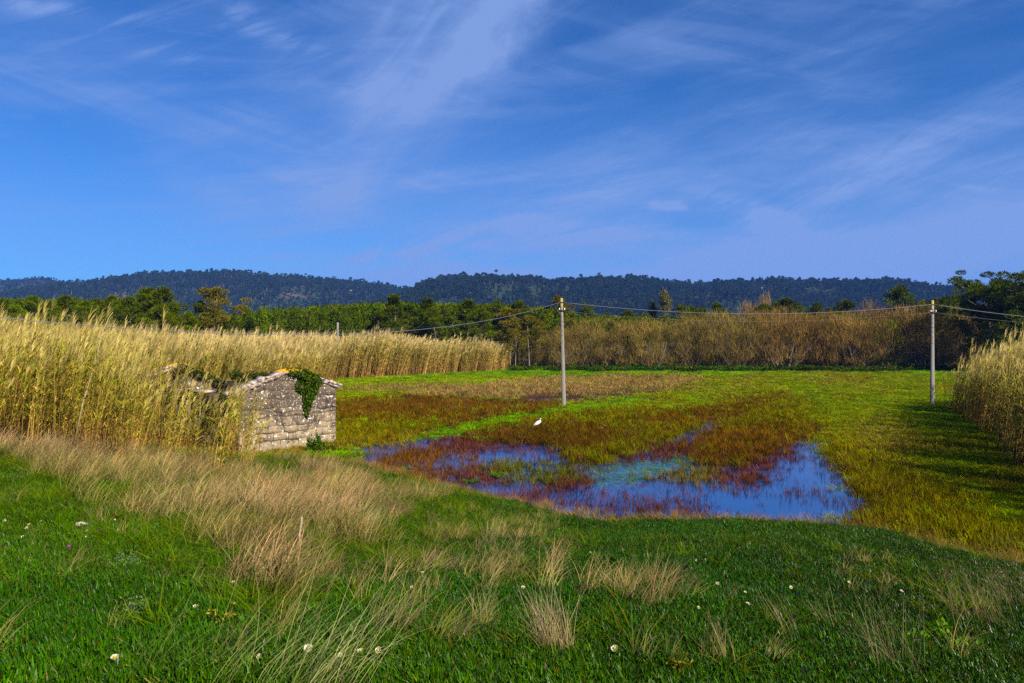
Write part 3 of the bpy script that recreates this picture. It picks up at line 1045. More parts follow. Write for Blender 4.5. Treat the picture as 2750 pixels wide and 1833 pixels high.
def coping(t, p):
    c = t.mix(t.ramp(t.noise(p, 5, 6, .7), .35, .68), (.07, .05, .042), (.44, .38, .33))
    c = t.mix(t.ramp(t.noise(p, 3.2, 3), .55, .62), c, (.52, .33, .22))
    se = t.new('ShaderNodeSeparateXYZ')
    t.put(se.inputs[0], p)
    ridge = t.m('ADD', se.outputs[2], t.m('MULTIPLY', t.noise(p, 6, 3), .5))
    return t.mix(t.ramp(ridge, 4.13, 4.20), c, (.50, .24, .01))


M_stone = surf_mat('lichened_granite', lichen, rough=.95, spec=.15, bump=.9, bump_scale=16)
M_mortar = surf_mat('old_mortar', lambda t, p: t.mix(t.noise(p, 5, 6, .7), (.05, .036, .03), (.24, .185, .125)), rough=.98, spec=.1, bump=.9, bump_scale=25)
M_coping = surf_mat('roof_slab_stone', coping, rough=.9, spec=.2, bump=.8, bump_scale=25)

HA, HB = Vector((-9.3, 42.0, 0)), Vector((-12.9, 37.6, 0))
HU = (HA - HB).normalized()                 # along the near gable
HV = Vector((-HU.y, HU.x, 0)).normalized()  # house axis, away
GW, HL, WT, EAVE, APEX, HZ0 = (HA - HB).length, 10.3, .5, 3.08, 3.98, -.1
ruin = empty('stone_ruin', (HB.x, HB.y, HZ0), math.atan2(HU.y, HU.x))
tag(ruin, 'roofless stone barn with ivy draped gables half buried in the reeds', 'ruin')


def box(mb, x0, x1, y0, y1, z0, z1, col=(1, 1, 1)):
    V = [(x, y, z) for x in (x0, x1) for y in (y0, y1) for z in (z0, z1)]
    Q = [(0, 1, 3, 2), (4, 6, 7, 5), (0, 4, 5, 1), (2, 3, 7, 6), (0, 2, 6, 4), (1, 5, 7, 3)]
    mb.add(V, quads=Q, col=col)


def wall_core(name, length, topf, thick, holes=()):
    """wall slab in local x (along), y (depth), z; top follows topf; openings cut out"""
    mb = MB()
    cuts = sorted({0.0, length} | {h[0] for h in holes} | {h[1] for h in holes} | {length / 2 if topf(length / 2) > topf(0) + .01 else 0.0})
    for a, b in zip(cuts[:-1], cuts[1:]):
        hole = [h for h in holes if h[0] <= a + 1e-6 and h[1] >= b - 1e-6]
        spans = [(0, None)] if not hole else [(0, hole[0][2]), (hole[0][3], None)]
        for z0, z1 in spans:
            ta, tb = (topf(a), topf(b)) if z1 is None else (z1, z1)
            ta, tb = ta - .03, tb - .03
            e = .0015
            V = [(a + e, 0, z0), (b - e, 0, z0), (b - e, 0, tb), (a + e, 0, ta), (a + e, thick, z0), (b - e, thick, z0), (b - e, thick, tb), (a + e, thick, ta)]
            Q = [(0, 1, 2, 3), (5, 4, 7, 6), (4, 0, 3, 7), (1, 5, 6, 2), (3, 2, 6, 7), (4, 5, 1, 0)]
            mb.add(V, quads=Q)
    return mb.mesh(name, M_mortar)


def stones(parent, length, topf, seed, holes=(), row=(.17, .52), wid=(.20, .95), limit=290, thick=.5):
    r = random.Random(seed)
    z = 0.0
    n = 0
    while z < max(topf(0), topf(length / 2), topf(length)) - .06:
        rh = r.uniform(*row) * (1.25 if z < 1.3 else .92)
        x = 0.0
        while x < length - .01:
            wd = r.uniform(*wid) * (1.2 if z < 1.3 else .9)
            if length - x - wd < .25:
                wd = length - x
            x0, x1 = x, x + wd
            x = x1
            zb, zt = z + r.uniform(-.03, .03) * (z > 0), z + rh + r.uniform(-.03, .03)
            if any(x1 > h[0] + .05 and x0 < h[1] - .05 and zt > h[2] + .05 and zb < h[3] - .05 for h in holes):
                continue
            ta, tb = min(zt, topf(x0) - .03), min(zt, topf(x1) - .03)
            if min(ta, tb) - zb < .07 or n >= limit:
                continue
            g = .002
            j = lambda s=.03: r.uniform(-s, s)
            cx, cz = (x0 + x1) / 2, (zb + (ta + tb) / 2) / 2
            out = [(x0 + g + abs(j(.04)), zb + g + abs(j(.04))), ((x0 + x1) / 2 + j(.06), zb + g + abs(j(.012))), (x1 - g - abs(j(.04)), zb + g + abs(j(.04))), (x1 - g, cz + j()),
                   (x1 - g - abs(j(.05)), tb - g - abs(j(.04))), ((x0 + x1) / 2 + j(.08), (ta + tb) / 2 - g - abs(j(.012))), (x0 + g + abs(j(.05)), ta - g - abs(j(.04))), (x0 + g, cz + j())]
            wob = lambda a, b: (a + (.05 * math.sin(b * 5.1 + 2.7 * a + seed) if 0.25 < a < length - .25 else 0), b + (.03 * math.sin(a * 1.9 + seed * 2.3) + .03 * math.sin(a * 5.3 + b * 2)) * (1 if .2 < b < topf(a) - .35 else 0))
            out = [wob(a, b) for a, b in out]
            cx, cz = sum(a for a, b in out) / 8, sum(b for a, b in out) / 8
            pr = r.uniform(.005, .04) if r.random() < .8 else .06
            V = [(a, .05, b) for a, b in out]
            V += [(a, -pr * .55, b) for a, b in out]
            ins = r.uniform(.86, .95)
            V += [(cx + (a - cx) * ins, -pr - r.uniform(0, .012), cz + (b - cz) * ins) for a, b in out]
            V += [(cx + j(.05), -pr - r.uniform(.0, .03), cz + j(.04))]
            Q = [(i, (i + 1) % 8, 8 + (i + 1) % 8, 8 + i) for i in range(8)] + [(8 + i, 8 + (i + 1) % 8, 16 + (i + 1) % 8, 16 + i) for i in range(8)]
            T = [(16 + i, 16 + (i + 1) % 8, 24) for i in range(8)]
            me = MB().add(V, quads=Q, tris=T).mesh('stone', M_stone)
            obj('stone', me, parent)
            n += 1
        z += rh
    return n


def gable_top(x):
    return EAVE + (APEX - EAVE) * (1 - abs(x - GW / 2) / (GW / 2))


rs = random.Random(5)


def side_top(x):
    return EAVE - .06 + .05 * math.sin(x * 2.1) - .12 * (math.sin(x * .9 + 1) > .6)


holesL = ((2.9, 3.9, 1.7, 2.9), (7.2, 8.0, 1.8, 2.9))
gw = obj('gable_wall', wall_core('gable_wall', GW, gable_top, WT), ruin)
gw['label'] = 'near gable wall blotched with white and orange lichen'
print('stones gable', stones(gw, GW, gable_top, 2))
# side wall facing the reeds: local frame runs from the far end to the near corner so that its outer face looks out
sw = obj('side_wall', wall_core('side_wall', HL, lambda x: side_top(HL - x), WT, tuple((HL - b, HL - a, c, d) for a, b, c, d in holesL)), ruin)
sw.location = (0, HL + WT, 0)
sw.rotation_euler = (0, 0, R(-90))
print('stones side', stones(sw, HL, lambda x: side_top(HL - x), 4, tuple((HL - b, HL - a, c, d) for a, b, c, d in holesL), row=(.30, .46), wid=(.4, .85)))
bw = obj('side_wall', wall_core('side_wall', HL, side_top, WT), ruin)
bw.location = (GW, WT, 0)
bw.rotation_euler = (0, 0, R(90))
stones(bw, HL, side_top, 6, row=(.34, .5), wid=(.5, .95))
fw = obj('gable_wall', wall_core('gable_wall', GW, gable_top, WT), ruin)
fw.location = (0, HL + WT, 0)
stones(fw, GW, gable_top, 8)
# stone roof slabs along the rakes of both gables
for gi_, yb in ((0, -.12), (1, HL + WT - .12)):
    host = gw if gi_ == 0 else fw
    for side in (-1, 1):
        ln = math.hypot(GW / 2 + (.45 if side < 0 else .10), (APEX - EAVE) * (1 + .9 / GW))
        ang = math.atan2(APEX - EAVE, GW / 2)
        for layer in (0, 1):
            s = -.05 + layer * .18
            while s < ln - .15:
                L = rs.uniform(.22, .62)
                cx = s + L / 2
                if side == 1 and 0.15 < s < 1.75 and gi_ == 0:
                    s += L
                    continue
                if side == 1 and gi_ == 1 and s > 0.3:
                    s += L
                    continue
                mb = MB()
                th = rs.uniform(.07, .15)
                wd_ = WT + .22 + rs.uniform(-.06, .06)
                h0 = L / 2 - .006
                js = lambda: rs.uniform(-.06, .06)
                V = [(-h0 + js() * .3, js(), 0), (h0 + js() * .3, js(), 0), (h0, wd_ + js(), 0), (-h0, wd_ + js(), 0),
                     (-h0 + .02, .02 + js(), th + js() * .5), (h0 - .02, .02 + js(), th + js() * .5), (h0 - .02, wd_ - .02, th + js() * .3), (-h0 + .02, wd_ - .02, th)]
                Q = [(3, 2, 1, 0), (4, 5, 6, 7), (0, 1, 5, 4), (1, 2, 6, 5), (2, 3, 7, 6), (3, 0, 4, 7)]
                mb.add(V, quads=Q)
                o = obj('roof_slab', mb.mesh('roof_slab', M_coping), host)
                xx_ = GW / 2 + side * cx * math.cos(ang)
                zz_ = APEX + .0 - cx * math.sin(ang) + layer * .13 + rs.uniform(0, .015)
                o.location = (xx_, -.10 + rs.uniform(-.09, .05) + layer * .03, zz_)
                o.rotation_euler = (rs.uniform(-.06, .06), side * ang + rs.uniform(-.13, .13), rs.uniform(-.12, .12))
                s += L
# a lintel stripe on the side wall
o = obj('lintel', MB().add([(0, 0, 0), (1.5, 0, 0), (1.5, .5, 0), (0, .5, 0), (0, 0, .16), (1.5, 0, .16), (1.5, .5, .16), (0, .5, .16)],
                          quads=[(3, 2, 1, 0), (4, 5, 6, 7), (0, 1, 5, 4), (1, 2, 6, 5), (2, 3, 7, 6), (3, 0, 4, 7)]).mesh('lintel', M_coping), sw)
o.location = (HL - 4.1, -.05, 2.905)
o['label'] = 'pale stone lintel above the dark opening'


def ivy(name, blobs, n, label, seed, leaf=.10, leaf_col=(.045, .10, .012)):
    """leafy mass hugging a wall: blobs are (x, y, z, rx, ry, rz) in the ruin's frame"""
    r = np.random.default_rng(seed)
    mb = MB()
    B = np.array(blobs, float)
    wgt = B[:, 3] * B[:, 5]
    k = r.choice(len(B), n, p=wgt / wgt.sum())
    d = r.normal(size=(n, 3))
    d /= np.linalg.norm(d, axis=1)[:, None]
    d *= r.uniform(.55, 1.05, (n, 1))
    P = B[k, :3] + d * B[k, 3:]
    dr = d + r.normal(0, .5, (n, 3)) + np.array((0, -.3, -.4))
    c = np.array(leaf_col) * r.uniform(.35, 1.7, (n, 1))  # the ivy's own leaf colour, varied at random per leaf
    c[:, 0] *= r.uniform(.8, 1.9, n)
    kites(mb, P, dr, leaf * r.uniform(.6, 1.4, n), leaf * r.uniform(.6, 1.1, n), c, r)
    o = obj(name, mb.mesh(name, M_tree))
    o.matrix_world = Matrix.Translation(ruin.location) @ Matrix.Rotation(ruin.rotation_euler[2], 4, 'Z')
    tag(o, label, 'ivy')
    return o


gx0 = GW / 2
ivy('ivy', [(gx0 + .15, 0, APEX + .0, .5, .35, .22), (gx0 + .6, -.05, APEX - .12, .55, .35, .30), (gx0 + 1.1, -.02, APEX - .30, .55, .40, .34), (gx0 + 1.55, 0, APEX - .50, .42, .40, .34),
             (gx0 + .75, -.12, APEX - .75, .50, .20, .40), (gx0 + 1.2, -.12, APEX - .9, .48, .20, .40), (gx0 + 1.05, -.12, APEX - 1.3, .38, .16, .38),
             (gx0 + 1.0, -.12, APEX - 1.7, .26, .13, .36), (gx0 + .95, -.1, APEX - 2.1, .14, .1, .30)], 3600,
    'thick green ivy spilling over the right shoulder of the near gable', 3)
ivy('ivy', [(GW - .3, HL * .55 + i * .5, EAVE + .25 + .12 * math.sin(i * 2.1), .4, .5, .30) for i in range(8)] + [(GW * .5 + i * .38, HL + .3, APEX - .05 - i * .16, .35, .35, .24) for i in range(7)], 3200,
    'dark ivy heaped on the far wall top between the two gables', 4, leaf_col=(.035, .06, .012))
ivy('ivy', [(gx0 - 2.0 + i * .45, HL + .1, EAVE + .1 + i * .13, .38, .22, .22) for i in range(5)] + [(gx0 - 1.9 + i * .5, HL - .1, EAVE - .2, .4, .2, .3) for i in range(4)], 1400,
    'sparse dull ivy under the orange capped roof slabs of the far gable', 5, leaf_col=(.06, .055, .018))


def bush(name, px, py, w_, h_, n, label, cat, seed, col=(.04, .10, .01), leaf=.12, z=None, mat=None):
    r = np.random.default_rng(seed)
    mb = MB()
    x, y = from_photo(px, py, 0.05)
    z0 = float(ground_z(x, y)[0])
    x, y = from_photo(px, py, z0)
    z0 = float(ground_z(x, y)[0])
    d = r.normal(size=(n, 3))
    d /= np.linalg.norm(d, axis=1)[:, None]
    d *= r.uniform(.3, 1.0, (n, 1)) ** .5
    d[:, 2] = np.abs(d[:, 2])
    P = d * np.array((w_ / 2, w_ / 2.6, h_)) * (1 + .25 * np.sin(d[:, :1] * 9))
    c = np.array(col) * r.uniform(.4, 1.7, (n, 1))
    kites(mb, P, d + r.normal(0, .5, (n, 3)), leaf * r.uniform(.6, 1.4, n), leaf * .6, c, r)
    for i in range(7):
        a = r.uniform(0, 6.28)
        tube(mb, [(0, 0, -.05), (.2 * w_ * math.cos(a), .2 * w_ * math.sin(a), .45 * h_), (.38 * w_ * math.cos(a), .36 * w_ * math.sin(a), .8 * h_)], [.02, .012, .005], n=4, col=(.10, .07, .04))
    o = obj(name, mb.mesh(name, mat or M_tree), loc=(x, y, z0))
    tag(o, label, cat)
    return o


bush('bramble_bush', 848, 1212, 1.1, .75, 700, 'small dark green bramble at the foot of the stone gable', 'bush', 9)
bush('grass_mound', 885, 1212, 1.6, .30, 600, 'low olive mound of weeds between bramble and wall corner', 'weeds', 10, col=(.08, .10, .015), leaf=.1)

# ------------------------------------------------------------------ utility poles and cables
def concrete(t, p):
    c = t.mix(t.noise(p, 3, 6, .6), (.17, .155, .135), (.27, .25, .21))
    se = t.new('ShaderNodeSeparateXYZ')
    t.put(se.inputs[0], p)
    top = t.m('ADD', se.outputs[2], t.m('MULTIPLY', t.noise(p, 4, 3), 1.0))
    c = t.mix(t.ramp(top, 8.0, 8.6, 0, .75), c, (.36, .27, .06))
    return t.mix(t.ramp(t.noise(p, 14, 3), .62, .7, 0, .5), c, (.16, .14, .12))


M_conc = surf_mat('weathered_concrete', concrete, rough=.9, spec=.2, bump=.4, bump_scale=30)
M_dark = surf_mat('dark_metal_and_hole_shade', lambda t, p: t.mix(t.noise(p, 20, 3), (.02, .02, .02), (.06, .055, .05)), rough=.6)
M_cable = surf_mat('cable_sheath', lambda t, p: t.mix(t.noise(p, 2, 3), (.10, .10, .11), (.16, .16, .17)), rough=.5)
M_porc = surf_mat('white_porcelain', lambda t, p: t.mix(t.noise(p, 20, 2), (.6, .6, .58), (.75, .74, .70)), rough=.3, spec=.5)


def utility_pole(x, y, lean, H, label, zb=0.0, wb=.31, wt=.18, small=False):
    e = empty('utility_pole', (x, y, zb))
    tag(e, label, 'utility pole', 'concrete poles carrying the cable')
    mb = MB()
    K = 9
    for i in range(K):
        pass
    t = np.linspace(0, 1, K)
    V = []
    for tt in t:
        a, b_ = (wb * (1 - tt) + wt * tt) / 2, (wb * .62 * (1 - tt) + wt * .8 * tt) / 2
        cx, z = -lean * tt, -.4 + (H + .4) * tt
        ch = .18 * b_
        V += [(cx - a + ch, -b_, z), (cx + a - ch, -b_, z), (cx + a, -b_ + ch, z), (cx + a, b_ - ch, z), (cx + a - ch, b_, z), (cx - a + ch, b_, z), (cx - a, b_ - ch, z), (cx - a, -b_ + ch, z)]
    Q = [(i * 8 + j, i * 8 + (j + 1) % 8, (i + 1) * 8 + (j + 1) % 8, (i + 1) * 8 + j) for i in range(K - 1) for j in range(8)]
    Q += [((K - 1) * 8 + 0, (K - 1) * 8 + 1, (K - 1) * 8 + 2, (K - 1) * 8 + 3), ((K - 1) * 8 + 0, (K - 1) * 8 + 3, (K - 1) * 8 + 4, (K - 1) * 8 + 7), ((K - 1) * 8 + 7, (K - 1) * 8 + 4, (K - 1) * 8 + 5, (K - 1) * 8 + 6)]
    obj('shaft', mb.add(V, quads=Q).mesh('shaft', M_conc), e)
    if small:
        return e
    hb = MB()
    tube(hb, [(0, -.02, 0), (0, .02, 0)], .028, n=8)  # solid dark plug painted in place of the shade inside a hole
    hm = hb.mesh('bolt_hole_shade', M_dark)
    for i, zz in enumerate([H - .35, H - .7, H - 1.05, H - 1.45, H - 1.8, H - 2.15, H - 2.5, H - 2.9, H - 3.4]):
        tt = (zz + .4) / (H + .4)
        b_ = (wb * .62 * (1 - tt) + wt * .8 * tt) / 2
        obj('bolt_hole_shade', hm, e, (-lean * tt, -b_ - .003, zz))
    br = MB()
    box(br, -.24, .24, -.17, -.105, -.03, .03)
    obj('bracket', br.mesh('bracket', M_dark), e, (-lean * .9, 0, H - .95))
    ins = MB()
    tube(ins, [(0, 0, 0), (0, 0, .05), (0, 0, .07), (0, 0, .12), (0, 0, .15)], [.03, .055, .035, .05, .02], n=8)
    im = ins.mesh('insulator', M_porc)
    for dx_ in (-.2, .2):
        obj('insulator', im, e, (-lean * .9 + dx_, -.14, H - .92))
    cl = MB()
    tube(cl, [(-.16, -.1, 0), (.16, -.1, 0)], .035, n=6)
    obj('cable_clamp', cl.mesh('cable_clamp', M_dark), e, (-lean, 0, H - .33))
    lp = MB()
    s = np.linspace(0, math.pi, 9)
    tube(lp, [(-.30 * math.sin(a) - .05, -.12, .45 * math.cos(a)) for a in s], .014, n=5)
    obj('cable_loop', lp.mesh('cable_loop', M_cable), e, (-lean, 0, H - .75))
    return e


P1 = from_photo(1515, 1093, .05)
P2 = from_photo(2504, 1088, .05)
H1 = EYE + (HORIZON - 800) * P1[1] / FPX - .05
H2 = EYE + (HORIZON - 806) * P2[1] / FPX - .05
utility_pole(P1[0], P1[1], .20, H1, 'pale tapered concrete utility pole standing beside the narrow bright green strip', .05)
utility_pole(P2[0], P2[1], -.0, H2, 'concrete utility pole standing at the tip of the reeds across the meadow', .05, wb=.31)
P0 = (-19.0, 21.0)
utility_pole(P0[0], P0[1], 0, 5.2, 'short concrete utility pole among the near reeds at the cable end', float(ground_z(*P0)[0]))
sp_ = from_photo(907, 905, 5.35)
utility_pole(-13.6 * 0 + (907 - 1375) * 104 / FPX, 104, 0, 7.1, 'distant grey pole top poking out of the reed bed', 0, .25, .22, True)


def cable(name, P, Qe, sag, rad, label, n=40):
    P, Qe = np.array(P, float), np.array(Qe, float)
    t = np.linspace(0, 1, n)[:, None]
    pts = P * (1 - t) + Qe * t
    pts[:, 2] -= (4 * sag * t * (1 - t))[:, 0]
    mb = MB()
    tube(mb, pts, rad, n=5)
    o = obj(name, mb.mesh(name, M_cable, True))
    tag(o, label, 'cable')


zt1, zt2 = H1 - .28, H2 - .28
cable('power_cable', (P0[0], P0[1], 6.9), (P1[0] - .35, P1[1] - .1, zt1), 1.72, .013, 'thick grey cable sagging over the reed tops to the first pole', 60)
cable('power_cable', (P1[0] - .1, P1[1] - .1, zt1), (P2[0] - .15, P2[1] - .1, zt2), .82, .019, 'thick grey cable slung between the two meadow poles')
cable('power_cable', (P2[0] + .15, P2[1] - .1, zt2), (P2[0] + 34, P2[1] + 9, zt2 - .6), 1.0, .019, 'thick grey cable leaving the second pole over the shaded reeds')
cable('thin_wire', (P1[0] - .35, P1[1] - .1, H1 - .95), ((907 - 1375) * 104 / FPX, 104, 6.2), .5, .009, 'thin wire running from the first pole towards the distant pole')
cable('thin_wire', (P1[0] - .05, P1[1] - .12, H1 - .95), (P2[0] - .2, P2[1] - .12, H2 - .92), .75, .007, 'thin yellowish wire below the thick cable between the two poles')
cable('thin_wire', (P2[0] + .2, P2[1] - .12, H2 - .92), (P2[0] + 34, P2[1] + 9, H2 - 1.6), .8, .007, 'thin wire leaving the second pole below its thick cable')

# ------------------------------------------------------------------ trees
def limb(mb, r, p0, d, L, r0, depth, ends, spread=.5, up=.2, n=5):
    k = 5
    pts = [np.array(p0, float)]
    d = np.array(d, float)
    d /= np.linalg.norm(d)
    for i in range(k - 1):
        d = d + r.normal(0, .12, 3) + np.array((0, 0, up * .15))
        d /= np.linalg.norm(d)
        pts.append(pts[-1] + d * L / (k - 1))
    rad = r0 * np.linspace(1, .45, k)
    tube(mb, pts, rad, n=n, cap=False)
    ends.append((pts[-1], d))
    if depth > 0:
        for j in range(r.integers(2, 4)):
            s = r.integers(1, k)
            nd = d + r.normal(0, spread, 3) + np.array((0, 0, up))
            limb(mb, r, pts[s], nd, L * r.uniform(.45, .75), rad[s] * .6, depth - 1, ends, spread, up, max(3, n - 1))


def pine_meshes(seed, H=13.0, open_=False, brown=False, umbrella=False, narrow=False):
    r = np.random.default_rng(seed)
    tb = MB()
    k = 9
    t = np.linspace(0, 1, k)
    bend = r.normal(0, .25, 2)
    trunk = np.stack([bend[0] * t ** 2 * 1.5 + .1 * np.sin(t * 5 + seed), bend[1] * t ** 2 * 1.5, t * H * .93 - .3], 1)
    tube(tb, trunk, .17 * (1 - .82 * t) + .01, n=7)
    ends = []
    lo = .55 if umbrella else (.42 if open_ else .18)
    nb = 22 if umbrella else (18 if open_ else 40)
    for i in range(nb):
        s = lo + (1 - lo) * (i + r.random()) / nb
        p = np.array([np.interp(s, t, trunk[:, j]) for j in range(3)])
        a = r.uniform(0, 6.28)
        rel = (s - lo) / (1 - lo)
        if umbrella:
            L = H * (.10 + .30 * math.sin(rel * 2.4 + .3)) * r.uniform(.7, 1.1)
            upk = .45
        else:
            prof = (math.sin(math.pi * min(1, rel * .80 + .20)) * .9 + .15)
            L = H * (.14 if narrow else (.20 if open_ else .26)) * prof * r.uniform(.6, 1.25)
            upk = .35
        limb(tb, r, p, (math.cos(a), math.sin(a), upk + r.normal(0, .12)), L, .05 * (1 - .5 * s) + .015, 1 if open_ or umbrella else 0, ends, .55, .3, 4)
        if not (open_ or umbrella):
            q = p + (ends[-1][0] - p) * .6
            ends.append((q + np.array((0, 0, .2)), ends[-1][1]))
    ends.append((trunk[-1] + np.array((0, 0, .35)), np.array((0, 0, 1.0))))
    ends.append((trunk[-1] + np.array((.2, 0, -.15)), np.array((0, 0, 1.0))))
    fb = MB()
    base = np.array((.068, .104, .007)) if not brown else np.array((.125, .120, .018))
    for e, d in ends:
        R_ = r.uniform(.55, 1.05) * (.95 if open_ else 1.1 if umbrella else 1.0)
        m = int((190 if umbrella else 115 if open_ else 120) * (R_ / .7) ** 2 * (1.0 if brown else 1))
        v = r.normal(size=(m, 3))
        v /= np.linalg.norm(v, axis=1)[:, None]
        rr = r.uniform(.35, 1.0, (m, 1)) ** .6
        c = np.asarray(e)
        P = c + v * rr * R_ * np.array((1, 1, .62))
        tone = r.uniform(.75, 1.3)
        cc = base * tone * r.uniform(.45, 1.6, (m, 1))
        cc[:, 0] *= r.uniform(.8, 1.5, m)
        kites(fb, P, v + np.array((0, 0, .8)), r.uniform(.18, .36, m), r.uniform(.06, .13, m), cc, r)
    return tb.mesh('pine_trunk', M_bark), fb.mesh('pine_crown', M_tree)


def broad_meshes(seed, H=12.0, col=(.085, .125, .012), wide=.2):
    """eucalypt or dense leafy tree with upright lobes"""
    r = np.random.default_rng(seed)
    tb = MB()
    k = 7
    t = np.linspace(0, 1, k)
    trunk = np.stack([.3 * np.sin(t * 3 + seed), .2 * t, t * H * .85 - .3], 1)
    tube(tb, trunk, .16 * (1 - .8 * t) + .01, n=7)
    ends = []
    for i in range(20):
        s = .18 + .8 * r.random()
        p = np.array([np.interp(s, t, trunk[:, j]) for j in range(3)])
        a = r.uniform(0, 6.28)
        limb(tb, r, p, (math.cos(a), math.sin(a), .9), H * wide * r.uniform(.5, 1.1) * (1.2 - .7 * s), .045, 0, ends, .4, .5, 4)
        ends.append((p + (ends[-1][0] - p) * .5, ends[-1][1]))
    ends.append((trunk[-1] + np.array((0, 0, H * .06)), np.array((0, 0, 1.))))
    fb = MB()
    for e, d in ends:
        R_ = r.uniform(.6, 1.15)
        m = int(105 * (R_ / .8) ** 2)
        v = r.normal(size=(m, 3))
        v /= np.linalg.norm(v, axis=1)[:, None]
        P = np.asarray(e) + v * r.uniform(.4, 1, (m, 1)) ** .6 * R_ * np.array((.85, .85, 1.15))
        cc = np.array(col) * r.uniform(.75, 1.25) * r.uniform(.4, 1.6, (m, 1))
        kites(fb, P, r.normal(0, .6, (m, 3)) + np.array((0, 0, -.8)), r.uniform(.18, .32, m), r.uniform(.08, .14, m), cc, r)
    return tb.mesh('trunk', M_bark), fb.mesh('crown', M_tree)


PINE = [pine_meshes(i) for i in range(5)]
PINE_N = [pine_meshes(20 + i, narrow=True) for i in range(3)]
PINE_O = [pine_meshes(30 + i, open_=True) for i in range(2)]
PINE_B = [pine_meshes(40 + i, open_=True, brown=True) for i in range(3)]
PINE_U = [pine_meshes(50 + i, umbrella=True) for i in range(3)]
EUC = [broad_meshes(60 + i) for i in range(3)]
EUCL = [broad_meshes(70, col=(.15, .135, .050), wide=.16)]
KIND = {'p': (PINE, 13.5, 'pine_tree'), 'n': (PINE_N, 13.0, 'pine_tree'), 'o': (PINE_O, 13.8, 'pine_tree'), 'b': (PINE_B, 13.8, 'pine_tree'),
        'u': (PINE_U, 15.2, 'pine_tree'), 'e': (EUC, 12.0, 'broadleaf_tree'), 'l': (EUCL, 12.0, 'eucalyptus_tree')}
tr = random.Random(9)


def tree(px, ty, d, kind, label, group=None, wide=1.0, tilt=0.0):
    protos, H0, name = KIND[kind]
    x = (px - 1375) * d / FPX
    top = EYE + (HORIZON - ty) * d / FPX
    s = (top - .0) / (H0 * .985)
    e = empty(name, (x, d, 0), tr.uniform(0, 6.28))
    e.rotation_euler = (0, tilt, e.rotation_euler[2])
    ws = s * wide * tr.uniform(.9, 1.1)
    e.scale = (ws, ws, s)
    tag(e, label, 'tree', group)
    tm, cm = protos[tr.randrange(len(protos))]
    obj('trunk', tm, e)
    obj('crown', cm, e)


ORD = ['first', 'second', 'third', 'fourth', 'fifth', 'sixth', 'seventh', 'eighth', 'ninth', 'tenth', 'eleventh', 'twelfth', 'thirteenth',
       'fourteenth', 'fifteenth', 'sixteenth', 'seventeenth', 'eighteenth', 'nineteenth', 'twentieth', 'twenty first', 'twenty second',
       'twenty third', 'twenty fourth', 'twenty fifth', 'twenty sixth', 'twenty seventh', 'twenty eighth', 'twenty ninth', 'thirtieth',
       'thirty first', 'thirty second', 'thirty third', 'thirty fourth', 'thirty fifth', 'thirty sixth', 'thirty seventh', 'thirty eighth']

# the lone and landmark trees
tree(572, 748, 112, 'b', 'tall open crowned pine rising alone above the reed tops', wide=1.15)
tree(545, 790, 113, 'o', 'thin bare stemmed pine leaning against the lone open crowned pine', wide=.8)
tree(1058, 786, 118, 'n', 'pointed feathery pine behind the highest hump of the reed bed', wide=1.1)
tree(1494, 776, 150, 'b', 'tall brownish pine just behind the top of the first utility pole', wide=.8)
tree(1788, 768, 150, 'l', 'pale yellowish eucalyptus above the bare thicket', wide=.8)
tree(1752, 800, 152, 'l', 'small yellowish eucalyptus beside the taller pale eucalyptus', wide=.7)
tree(1575, 812, 170, 'u', 'small umbrella topped pine on a thin stem between the poles', wide=.6)
tree(2425, 752, 140, 'p', 'big round dark pine standing over the bare thicket near the second pole', wide=1.0)
tree(2660, 728, 118, 'u', 'tall umbrella pine with sky showing through its open crown', wide=1.25)
tree(2725, 742, 114, 'u', 'umbrella pine touching the tall open umbrella pine', wide=1.15)
tree(2620, 775, 122, 'p', 'dark lower pine under the open umbrella pines', wide=1.0)
tree(2700, 800, 112, 'p', 'dense dark pine below the umbrella pine crowns', wide=1.1)
tree(2765, 770, 110, 'p', 'dark pine cut by the frame edge behind the near reeds', wide=1.1)
